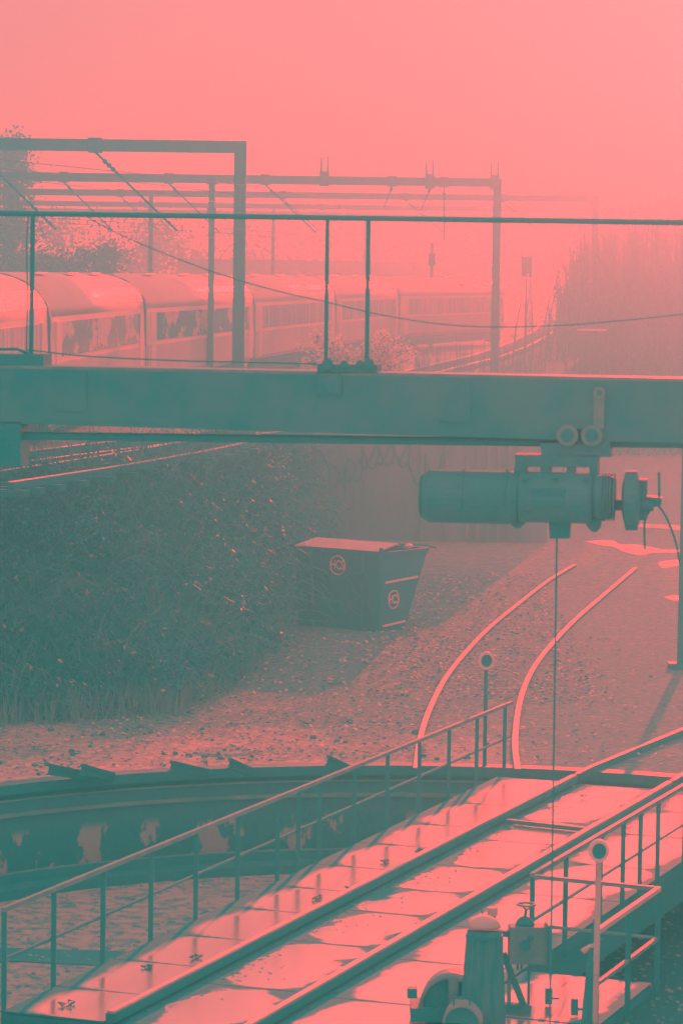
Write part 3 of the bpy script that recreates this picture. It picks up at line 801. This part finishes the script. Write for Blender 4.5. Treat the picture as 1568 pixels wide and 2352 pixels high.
MB().tube(smooth([lp, lp+Vector((0, 0, zt-.35)), lp+Vector((.06, 0, zt-.1)), lp+Vector((.35, 0, zt)), lp+Vector((.6, 0, zt))], 5), .05, 8).build('column', gsteel, t, True)
MB().beam(lp+Vector((.35, 0, zt-.06)), lp+Vector((1.4, 0, zt-.06)), .16, .07, .02).build('lantern', pale, t)

# ------------------------------------------------------------------ crane in the foreground
YC = 25.0; yaw = -.14
def K(px, py, dy=0.0):
    # point of the crane plane (turned a little towards the camera on its right side)
    d = ray(px, py); t = (YC+dy)/(d.y-math.tan(yaw)*d.x)
    return CAM+d*t
cr = thing('overhead_crane', K(784, 920), 'dark crane beam with handrail crossing the whole picture', 'crane')
def slab(mb, pts, depth):
    P = [K(x, y) for x, y in pts]; Q = [K(x, y, depth)for x, y in pts]
    Q = [p+Vector((-math.sin(yaw), math.cos(yaw), 0))*depth for p in P]
    return mb.loft([P, Q])
slab(MB(), [(-2600, 794), (3700, 920), (3700, 1083), (-2600, 894)], .35).build('beam', beammat, cr)
slab(MB(), [(-2600, 787), (3700, 912), (3700, 920.5), (-2600, 794.5)], .45).build('top_flange', gsteel, cr)
for x in (130, 1010, -900, 2400):
    slab(MB(), [(x, 868+(x-784)*.02), (x+70, 868+(x-714)*.02), (x+70, 962+(x-714)*.028), (x, 962+(x-784)*.028)], -.010).build('splice_plate', beammat, cr)
# handrail
MB().tube([K(-2500, 456, .2), K(3600, 539, .2)], .023, 10).build('handrail', steel, cr)
for x, yt, yb, w in ((76, 495, 818, .019), (752, 500, 832, .016), (846, 502, 832, .018)):
    MB().tube([K(x, yt, .2), K(x-4, yb, .2)], w, 8).build('handrail_post', steel, cr)
MB().tube([K(-2500, 969, .12), K(3600, 1045, .12)], .035, 10).build('lower_pipe', steel, cr)
slab(MB(), [(-60, 968), (48, 969), (48, 1072), (-60, 1070)], .3).build('end_block', steel, cr)
slab(MB(), [(-60, 812), (100, 814), (100, 841), (-60, 836)], .3).build('bracket', steel, cr)
MB().tube([K(x, y, .1) for x, y in ((-40, 815), (0, 802), (40, 802), (75, 815))], .012, 8).build('hose', blackm, cr)
MB().tube([K(x, y, .1) for x, y in ((65, 498), (62, 560), (64, 700), (61, 812))], .006, 6).build('hose', blackm, cr)
# clamp carriage in the middle
m = MB(); slab(m, [(728, 836), (866, 838), (864, 858), (728, 858)], .3)
m.build('clamp_plate', steel, cr)
for x, r in ((752, .045), (790, .03), (826, .03), (846, .045)):
    MB().tube([K(x, 836, -.02), K(x, 836, .3)], r, 12).build('clamp_bolt', steel, cr)
slab(MB(), [(728, 862), (784, 862), (784, 905), (728, 905)], -.02).build('stop_plate', beammat, cr)
# slotted bracket on beam face
slab(MB(), [(1362, 900), (1388, 900), (1386, 985), (1362, 985)], -.03).build('slotted_bracket', gsteel, cr)
MB().tube([K(1375, 902, -.045), K(1375, 902, -.01)], .048, 16).build('bracket_eye', gsteel, cr)
MB().tube([K(1375, 902, -.05), K(1375, 902, -.04)], .022, 16).build('bracket_hole', blackm, cr)
# cables
cb = MB().tube(smooth([K(x, y, .15) for x, y in ((196, 496), (300, 550), (480, 621), (620, 664), (750, 694), (870, 722), (1000, 743), (1130, 751), (1290, 747), (1440, 735), (1620, 716))], 6), .005, 6, False)
tag(cb.build('sagging_cable', blackm), 'thin dark cable sagging across from handrail to right edge', 'cable')
cb = MB().tube(smooth([K(x, y, .15) for x, y in ((60, 803), (200, 818), (400, 828), (560, 832), (728, 836))], 6), .007, 6, False)
tag(cb.build('low_cable', blackm), 'thin dark cable just above the crane beam at left', 'cable')

# hoist hanging under the beam
ho = thing('cable_hoist', K(1270, 1140), 'heavy cylindrical hoist motor hanging below the crane beam', 'hoist')
hx = Vector((math.cos(yaw), math.sin(yaw), 0))
hm = mat('hoist_casing', .03, .06, 3, .5, bump=.15)
def cyl(name, x0, x1, yc, rpx, par=ho, n=28, m=hm, dy=0.0, bev=6):
    r = rpx*YC/F
    p = [K(x0, yc, dy), K(x0+bev, yc, dy), K(x1-bev, yc, dy), K(x1, yc, dy)]
    p = [p[0]]*1+[p[1], p[2], p[3]]
    z = p[0].z
    for q in p: q.z = z
    return MB().tube(p, [r*.86, r, r, r*.9], n).build(name, m, par, False)
cyl('motor', 972, 1190, 1139, 61, bev=14)
cyl('motor_end_cap', 965, 973, 1139, 50)
cyl('gear_drum', 1188, 1360, 1141, 58)
cyl('rope_drum', 1358, 1412, 1141, 50, bev=12)
for x0, x1 in ((1060, 1066), (1160, 1166)): cyl('motor_band', x0, x1, 1139, 63, bev=1)
fr = MB()
slab(fr, [(1182, 1044), (1372, 1046), (1372, 1074), (1182, 1072)], .25); slab(fr, [(1168, 1112), (1182, 1072), (1206, 1072), (1206, 1112)], .25)
slab(fr, [(1240, 1073), (1262, 1073), (1262, 1100), (1240, 1100)], .25); slab(fr, [(1300, 1074), (1318, 1074), (1318, 1100), (1300, 1100)], .25)
slab(fr, [(1352, 1074), (1372, 1074), (1372, 1100), (1352, 1100)], .25); fr.build('frame', hm, ho)
fins = MB()
for q in range(1380, 1412, 7):
    p0_, p1_ = K(q, 1141), K(q+3, 1141); p1_.z = p0_.z; fins.tube([p0_, p1_], .19, 24)
fins.build('cooling_fins', hm, ho)
for x, y in ((1205, 1100), (1345, 1100), (1205, 1180), (1345, 1180), (1275, 1096)):
    MB().tube([K(x, y, -.19), K(x, y, -.12)], .016, 8).build('bolt', steel, ho)
slab(MB(), [(1228, 1118), (1300, 1118), (1300, 1160), (1228, 1160)], -.20).build('cover_plate', steel, ho)
slab(MB(), [(1240, 1018), (1400, 1012), (1402, 1050), (1242, 1046)], .3).build('trolley', hm, ho)
for x in (1302, 1358):
    MB().tube([K(x, 1000, -.05), K(x, 1000, .06)], .085, 20).build('trolley_wheel', gsteel, ho)
    MB().tube([K(x, 1000, -.06), K(x, 1000, -.052)], [.05, .04], 20).build('wheel_hub', steel, ho)
slab(MB(), [(1310, 985), (1350, 985), (1370, 1020), (1290, 1020)], .1).build('trolley_plate', steel, ho)
for x, y0, y1, w in ((1188, 1150, 1213, 30), (1364, 1150, 1222, 26)):
    P_ = [K(x-w, y0), K(x+w, y0), K(x+w*.55, y1-10), K(x+w*.2, y1), K(x-w*.2, y1), K(x-w*.55, y1-10)]
    MB().loft([P_, [p+Vector((0, .2, 0)) for p in P_]]).build('foot_lug', hm, ho)
slab(MB(), [(1258, 1190), (1308, 1190), (1306, 1237), (1262, 1237)], .18).build('hook_block', steel, ho)
MB().tube([K(1384, 1188), K(1384, 1196)], .02, 8).build('drain_plug', steel, ho)
rr = K(1278, 1236, .09)
MB().tube([rr, Vector((rr.x+.02, rr.y, .05))], .008, 8).build('hoist_rope', blackm, ho)
# right-hand limit ring and boxes
for x, y, r in ((1447, 1150, 70),):
    MB().tube([K(1428, y), K(1436, y), K(1462, y), K(1470, y)], [.12, .235, .235, .12], 22).build('brake_ring', hm, ho)
cyl('shaft', 1405, 1500, 1160, 12)
slab(MB(), [(1466, 1102), (1484, 1102), (1484, 1195), (1466, 1195)], .18).build('brake_plate', hm, ho)
slab(MB(), [(1484, 1140), (1518, 1144), (1516, 1162), (1486, 1166)], .15).build('terminal_box', steel, ho)
for pts in (((1500, 1160), (1480, 1195), (1480, 1262)), ((1508, 1158), (1530, 1190), (1552, 1250), (1560, 1300)), ((1513, 1145), (1512, 1084))):
    MB().tube(smooth([K(x, y, .05) for x, y in pts], 4), .010, 6).build('cable', blackm, ho)

# ------------------------------------------------------------------ vegetation
def slope_point():
    # random point on the bank slope with its height
    for _ in range(50):
        i = random.choices(range(nB-1), [5, 40, 16, 12, 14, 13])[0]
        f = random.random(); g_ = random.random()
        b_ = Vector(Bs[i]).lerp(Vector(Bs[i+1]), f); t_ = Vector(Ts[i]).lerp(Vector(Ts[i+1]), f)
        p = b_.lerp(t_, g_)
        if p.x > -9 or random.random() < .1: return p, g_
    return p, g_
def leaf(mb, p, s_, n=None):
    a = Vector((random.gauss(0, 1), random.gauss(0, 1), random.gauss(0, 1))).normalized()
    b_ = a.cross(Vector((random.gauss(0, 1), random.gauss(0, 1), random.gauss(0, 1)))).normalized()
    mb.add([p-a*s_, p+b_*s_*.5, p+a*s_, p-b_*s_*.5], [(0, 1, 2, 3)])
br_l = MB(); br_p = MB(); br_s = MB()
for j in range(1050):
    p, g_ = slope_point()
    h_ = random.uniform(.35, 1.0)*(1.05-.45*abs(g_-.5))*(.55+.9*(.5+.5*math.sin(p.x*1.3+p.y*.9+1.3*math.sin(p.y*.7))))
    if p.y > 62 and p.x > -4: h_ *= .75
    if g_ > .7: h_ *= .55
    nl_ = random.randint(34, 60); w_ = random.uniform(.3, .75); ls_ = random.uniform(.022, .07)
    cz = h_*random.uniform(.3, .75); pale_ = .015 if random.random() < .8 else .15
    for k in range(nl_):
        a = random.uniform(0, 6.28); e_ = math.asin(random.uniform(-.35, 1)); q_ = random.uniform(.8, 1.08)
        q = p+Vector((math.cos(a)*math.cos(e_)*w_*q_, math.sin(a)*math.cos(e_)*w_*q_, cz+math.sin(e_)*h_*.55*q_))
        leaf(br_l if random.random() > pale_ else br_p, q, ls_*random.uniform(.6, 1.3))
for j in range(3600):
    p, g_ = slope_point()
    a = random.uniform(0, 6.28); ln = random.uniform(.5, 1.7); arch_ = random.uniform(.3, 1.3)
    if random.random() < .6 and g_ > .5: arch_ = random.uniform(.5, 1.3); ln = random.uniform(.05, .5)
    dv = Vector((math.cos(a), math.sin(a)*.6, 0))
    pts = [p+dv*(ln*t_)+Vector((0, 0, arch_*math.sin(min(1, t_*(.65 if ln < .6 else 1.0))*math.pi*.8))) for t_ in (0, .2, .4, .6, .8, 1)]
    br_s.tube(pts, [.010, .009, .008, .007, .005, .003], 3, False)
tag(br_l.build('bramble_thicket', leafd), 'dark tangled bramble bank covering the slope at left', kind='stuff')
tag(br_s.build('bramble_stems', twigm), 'arching thin bramble stems and twigs on the bank', kind='stuff')
tag(br_p.build('bramble_dead_leaves', leafp), 'pale dead leaves caught in the brambles', kind='stuff')
gr = MB()
for j in range(3200):
    i = random.choices(range(1, 5), [60, 22, 12, 6])[0]; f = random.random()
    p = Vector(Bs[i]).lerp(Vector(Bs[i+1]), f)+Vector((random.uniform(-.2, .2), random.gauss(.1, .45), 0))
    hh = random.uniform(.2, .65); lean = Vector((random.gauss(0, .12), random.gauss(0, .12), hh)); w = Vector((.010, 0, 0))
    gr.add([p-w, p+w, p+lean*.6+w*.7, p+lean, p+lean*.6-w*.7], [(0, 1, 2, 3, 4)])
tag(gr.build('dry_grass', strawm), 'dry grass fringe at the foot of the bramble bank', kind='stuff')

# leaf litter and stones on the yard
cd, cl_ = MB(), MB()
for j in range(13000):
    if j % 3 == 0: x, y = random.uniform(-9, 1.5), 44.5+abs(random.gauss(0, 5.5))
    elif j % 3 == 1: x, y = random.uniform(0.5, 5.0), random.uniform(56, 80)
    else:
        x, y = random.gauss(0, 3.0), random.uniform(48.6, 66)
    p = Vector((x, y, .012)); 
    if (p-PC).length < PR+.5: continue
    s_ = random.uniform(.02, .055)
    a = random.uniform(0, 6.28); e1 = Vector((math.cos(a), math.sin(a), random.uniform(-.3, .5)))*s_; e2 = Vector((-math.sin(a), math.cos(a), random.uniform(-.3, .5)))*s_*.7
    p.z += s_*.6
    (cd if random.random() < .55 else cl_).add([p-e1, p-e2, p+e1, p+e2], [(0, 1, 2, 3)])
tag(cd.build('leaf_litter', chipm), 'dark leaf litter scattered over the gravel', kind='stuff')
tag(cl_.build('pale_stones', chipl), 'pale stone chips scattered over the gravel', kind='stuff')
st = MB()
for j in range(150):
    x, y = random.uniform(-8, 2.5), 45.5+abs(random.gauss(0, 4)); s_ = random.uniform(.02, .06)
    p = Vector((x, y, s_*.3))
    if (p-PC).length < PR+.6: continue
    secs = [[p+Vector((math.cos(a)*s_*k_*random.uniform(.8, 1.2), math.sin(a)*s_*k_*random.uniform(.8, 1.2), z*s_)) for a in [2*math.pi*i/7 for i in range(7)]] for z, k_ in ((-.3, .9), (.3, 1.0), (.7, .5))]
    st.loft(secs)
tag(st.build('loose_clods', chipm), 'small dark clods and weeds on the gravel by the rim', kind='stuff')
pg = MB()
for j in range(4200):
    a = random.uniform(0, 6.28); r = (PR-.9)*math.sqrt(random.random()); p = PC+Vector((math.cos(a)*r, math.sin(a)*r, -1.5)); s_ = random.uniform(.02, .06)
    secs = [[p+Vector((math.cos(b_)*s_*k_*random.uniform(.8, 1.2), math.sin(b_)*s_*k_*random.uniform(.7, 1.2), z*s_)) for b_ in [2*math.pi*i/6 for i in range(6)]] for z, k_ in ((-.1, .9), (.4, .5))]
    pg.loft(secs)
mud = MB()
for j in range(800):
    v = random.choice((1.34+abs(random.gauss(0, .12)), 2.6-abs(random.gauss(0, .07)), 1.34+random.uniform(0, .9)*random.random()))
    u_ = random.uniform(0, LEN) if random.random() < .5 else random.choice((3.0, 5.6, 8.8, 10.9, 14.5))+random.gauss(0, .35)
    if not 0 < u_ < LEN or not 1.3 < v < 2.62: continue
    s_ = random.uniform(.006, .022); p = D(u_, v, -.02)
    mud.loft([[p+Vector((math.cos(b_)*s_*k_*random.uniform(.7, 1.3), math.sin(b_)*s_*k_*random.uniform(.7, 1.3), z*s_)) for b_ in [2*math.pi*i/5 for i in range(5)]] for z, k_ in ((-.1, 1.1), (.35, .5))])
tag(mud.build('deck_grit', chipm), 'dark grit and crumbs lying along the turntable rails', kind='stuff')
tag(pg.build('pit_stones', mat('pit_stone', .08, .4, 2.5, .9)), 'loose stones over the pit floor', kind='stuff')

# blossom shrub on the bank
bc = Vector(((815-784)/F*95, 95, ZB))
t = thing('blossom_shrub', bc, 'shrub covered in white blossom above the middle of the beam', 'shrub')
bs_, bf, bl_ = MB(), MB(), MB()
for j in range(80):
    a = random.uniform(0, 6.28); tx = random.uniform(-1.75, 1.7); tz = random.uniform(.9, 2.1)
    if abs(tx) > .7: tz = random.uniform(.8, 2.35)
    if abs(tx) < .35: tz *= .85
    tip = bc+Vector((tx, random.uniform(-.8, .8), tz))
    pts = smooth([bc+Vector((tx*.2, 0, 0)), bc+Vector((tx*.6, random.uniform(-.2, .2), tz*.75)), tip], 4)
    bs_.tube(pts, [.03-.02*i/(len(pts)-1) for i in range(len(pts))], 4, False)
    for p in pts[4:]:
        for k in range(14):
            q = p+Vector((random.gauss(0, .09), random.gauss(0, .09), random.gauss(0, .09)))
            leaf(bf if random.random() < .93 else bl_, q, random.uniform(.04, .085))
bs_.build('stem', barkm, t); bf.build('blossom', flowerm, t); bl_.build('leaves', leafd, t)
# pale flowering twigs below the beam
bc = Vector(((610-784)/F*76, 75, 2.95))
t = thing('blossom_shrub', bc, 'thin pale flowering sprays just below the beam, left of centre', 'shrub')
bs_, bf = MB(), MB()
for j in range(16):
    tip = bc+Vector((random.uniform(-.35, .75), random.uniform(-.5, .3), random.uniform(-.2, .75)))
    base = bc+Vector((-.2, 0, -1.0)); pts = smooth([base, base.lerp(tip, .6)+Vector((-.05, 0, .1)), tip], 4)
    bs_.tube(pts, .008, 4, False)
    for p in pts[5:]:
        for k in range(4): leaf(bf, p+Vector((random.gauss(0, .06), random.gauss(0, .06), random.gauss(0, .06))), random.uniform(.015, .035))
bs_.build('stem', barkm, t); bf.build('blossom', flowerm, t)

# trees
def tree(base, h_, rad, lab, name='tree', crown=(1, 1, 1), nclump=26, per=90, leafs=.16, low=.3, grp='trees beyond the train'):
    t = thing(name, base, lab, 'tree', grp)
    q = MB(); base = Vector(base)
    q.tube([base, base+Vector((.1, 0, h_*.4)), base+Vector((-.05, .1, h_*.85))], [rad*.09, rad*.06, rad*.02], 8)
    cl = []
    for k in range(nclump):
        u_ = random.random(); a = random.uniform(0, 6.28); zz_ = low+(1-low)*random.random()
        w = rad*math.sqrt(max(.05, 1-((zz_-.6)/.5)**2))*math.sqrt(random.random()) if name != 'conifer' else rad*(1.05-zz_)*math.sqrt(random.random())
        c = base+Vector((math.cos(a)*w, math.sin(a)*w, h_*zz_)); cl.append(c)
        m0 = base+Vector((0, 0, h_*zz_*.6)); q.tube([m0, m0.lerp(c, .5)+Vector((0, 0, .1)), c], [rad*.03, rad*.02, rad*.006], 5, False)
    q.build('trunk', barkm, t)
    lf = MB()
    for c in cl:
        s_ = rad*random.uniform(.14, .3)
        for k in range(per): leaf(lf, c+Vector((random.gauss(0, s_), random.gauss(0, s_), random.gauss(0, s_*.7))), leafs*random.uniform(.6, 1.3))
    lf.build('crown', treem, t)
    return t
def TX(px, Y): return (px-784)/F*Y
tree((TX(22, 160), 160, ZB), 10.4, 2.3, 'tall dark conifer at the upper left corner behind gantries', 'conifer', nclump=60, low=.12, per=150, leafs=.12)
k = 0
for px, Y, h_, rd, lab in ((70, 150, 4.6, 2.3, 'round pale bush above the train at far left'), (150, 145, 4.5, 2.0, 'rounded bush beyond the train, right of the pale one'), (225, 150, 5.0, 2.1, 'third bush beyond the train from the left'), (-30, 140, 6, 2.5, 'bush cut by the left edge above the train')):
    tree((TX(px, Y), Y, ZB), h_, rd, lab, 'bush', nclump=34, low=.1, per=200, leafs=.10)
for px, Y, h_, rd, lab in ((330, 330, 9, 6, 'distant tree above the second coach'), (480, 360, 8, 7, 'distant tree behind the nearest column'), (690, 380, 8.5, 8, 'distant broad tree above the fourth coach'),
                           (900, 420, 8.5, 9, 'distant tree left of the last coach'), (1060, 400, 8, 7, 'distant tree above the last coach'), (160, 340, 9.5, 6, 'distant tree above the leftmost coaches')):
    tree((TX(px, Y), Y, ZB), h_, rd, lab, 'distant_tree', nclump=26, per=110, leafs=.3, low=.1)
# long shed beyond the train
sh = thing('long_shed', (TX(760, 300), 300, ZB), 'long low hazy shed beyond the train', 'building')
MB().box((TX(760, 300), 303, ZB+2.0), (29, 6, 4.0)).build('wall', concrete, sh)
MB().loft([[Vector((TX(760, 300)+s_*15, y, z)) for y, z in ((299.5, ZB+4.0), (303, ZB+5.4), (306.5, ZB+4.0))] for s_ in (-1, 1)]).build('roof', steel, sh)
for k in range(9): MB().box((TX(760, 300)-12+k*3, 299.95, ZB+2.2), (1.4, .1, 1.6)).build('window', blackm, sh)
hs = thing('trackside_house', (TX(60, 210), 210, ZB), 'small pale house with pitched roof above train at far left', 'building')
MB().box((TX(50, 210), 213, ZB+1.9), (8, 6, 3.8)).build('wall', concrete, hs)
MB().loft([[Vector((TX(50, 210)+s_*4.3, y, z)) for y, z in ((209.6, ZB+3.8), (213, ZB+5.6), (216.4, ZB+3.8))] for s_ in (-1, 1)]).build('roof', roofm, hs)
for k in range(3): MB().box((TX(50, 210)-2.5+k*2.5, 209.95, ZB+2.0), (1, .1, 1.2)).build('window', blackm, hs)

# sapling thicket right
ts, tl = MB(), MB()
def topY(px):
    P_ = ((1180, 640), (1230, 590), (1330, 535), (1420, 500), (1500, 485), (1600, 470), (1800, 455))
    for (a, b_), (c, d) in zip(P_, P_[1:]):
        if px <= c: return b_+(d-b_)*max(0, (px-a))/(c-a)
    return 470
def edge_x(y):
    for (a, b_), (c, d) in zip(edge, edge[1:]):
        if y <= d: return a+(c-a)*(y-b_)/(d-b_)
    return 200
def track_x(y):
    P_ = ((2.9, 127), (7.7, 161), (13.5, 218), (17.5, 267))
    for (a, b_), (c, d) in zip(P_, P_[1:]):
        if y <= d: return a+(c-a)*(y-b_)/(d-b_)
    return 20
cnt = 0
while cnt < 2300:
    Y = random.uniform(135, 250); px = random.uniform(1170, 1720); x = TX(px, Y)
    if x < track_x(Y)+2.3 or abs(x-edge_x(Y)) < .6: continue
    if px < 1350 and random.random() > .06+.94*max(0, (px-1250)/100)**1.6: continue
    cnt += 1
    zt = H+(640-topY(px))/F*Y; zb_ = ZB if x < edge_x(Y) else 0; zt = (zt-zb_)*random.uniform(.62, 1.08)
    zt = max(zt, 1.5)
    b_ = Vector((x, Y, zb_)); ln = random.gauss(0, .5)
    ts.tube([b_, b_+Vector((ln*.3, 0, zt*.5)), b_+Vector((ln, 0, zt))], [.05, .035, .008], 4, False)
    for k in range(7):
        f = random.uniform(.25, .95); q = b_+Vector((ln*f*f, 0, zt*f)); e = Vector((random.gauss(0, .35), random.gauss(0, .3), random.uniform(.3, 1.2)))
        ts.tube([q, q+e], [.016, .004], 3, False)
    for k in range(26):
        f = random.random()**1.3*.85
        leaf(tl, b_+Vector((random.gauss(0, .5), random.gauss(0, .5), zt*f)), random.uniform(.05, .11))
tag(ts.build('sapling_thicket', barkm), 'dense thicket of thin bare saplings on the right', kind='stuff')
tag(tl.build('thicket_undergrowth', treem), 'dark undergrowth filling the sapling thicket', kind='stuff')
# reeds at the foot of the far bank
rd = MB()
for j in range(500):
    Y = random.uniform(110, 135); px = random.uniform(940, 1290); x = TX(px, Y)
    if x > edge_x(Y)-.3: continue
    b_ = Vector((x, Y, ZB)); hh = random.uniform(.4, 1.7); ln = random.gauss(0, .15)
    rd.tube([b_, b_+Vector((ln, 0, hh))], [.012, .004], 3, False)
tag(rd.build('reeds', barkm), 'thin upright stems beside the curving track', kind='stuff')

# far hills
hl = MB(); P0, P1 = [], []
for k in range(61):
    x = -1400+k*50; z = 26+12*math.sin(k*.7)+7*math.sin(k*1.9+1)
    P0.append(Vector((x, 1500, -1))); P1.append(Vector((x, 1560+20*math.sin(k), z)))
hl.loft([P0, P1, [p+Vector((0, 300, 0)) for p in P1]], False, False)
tag(hl.build('hills', mat('far_hill', .06, .12, .01, .9)), 'low hills far beyond the railway', kind='structure')

# ------------------------------------------------------------------ air
hz_ = MB().box((0, 780, 6.0), (2400, 1700, 15.8))
ho_ = hz_.build('haze', None) if False else None
me = bpy.data.meshes.new('haze'); me.from_pydata(hz_.v, [], hz_.f)
hzm = bpy.data.materials.new('haze'); hzm.use_nodes = True
nn = hzm.node_tree.nodes; nn.clear(); out = nn.new('ShaderNodeOutputMaterial'); vp = nn.new('ShaderNodeVolumePrincipled')
vp.inputs['Density'].default_value = .017
vp.inputs['Color'].default_value = (.029, 1.0, .96, 1)
vp.inputs['Absorption Color'].default_value = (1, 1, 1, 1)
vp.inputs['Anisotropy'].default_value = .9
hzm.node_tree.links.new(vp.outputs[0], out.inputs['Volume'])
me.materials.append(hzm)
ho_ = bpy.data.objects.new('haze', me); COL.objects.link(ho_); tag(ho_, 'pale back-lit haze filling the whole yard', kind='stuff')

# ------------------------------------------------------------------ light
SUN_EL, SUN_AZ = 9.4, 9.6        # ahead of the camera, a little to the right
w = bpy.data.worlds.new('World'); S.world = w; w.use_nodes = True
bg = w.node_tree.nodes['Background']; bg.inputs[0].default_value = (.80, .320, .316, 1); bg.inputs[1].default_value = 1.0
ld = bpy.data.lights.new('sun', 'SUN'); ld.energy = 5.0; ld.angle = R(.6); ld.color = (1.0, .004, .004)
lo = bpy.data.objects.new('sun', ld); COL.objects.link(lo)
sd = Vector((math.sin(R(SUN_AZ))*math.cos(R(SUN_EL)), math.cos(R(SUN_AZ))*math.cos(R(SUN_EL)), math.sin(R(SUN_EL))))
lo.rotation_euler = sd.to_track_quat('Z', 'Y').to_euler(); lo.location = (0, 0, 30)

# ------------------------------------------------------------------ camera
cd_ = bpy.data.cameras.new('camera'); cam = bpy.data.objects.new('camera', cd_); COL.objects.link(cam)
cd_.sensor_fit = 'VERTICAL'; cd_.sensor_height = 36; cd_.lens = F/2352*36; cd_.clip_start = .5; cd_.clip_end = 6000
Mx = Matrix((rt, upv, -fw)).transposed().to_4x4(); Mx.translation = CAM; cam.matrix_world = Mx
cd_.dof.use_dof = True; cd_.dof.focus_distance = 52; cd_.dof.aperture_fstop = 4.5
S.camera = cam
S.view_settings.view_transform = 'Standard'; S.view_settings.look = 'None'; S.view_settings.exposure = 0; S.view_settings.gamma = 1
S.cycles.use_denoising = True; S.cycles.max_bounces = 6; S.cycles.volume_bounces = 4; S.cycles.diffuse_bounces = 3
S.cycles.sample_clamp_indirect = 4
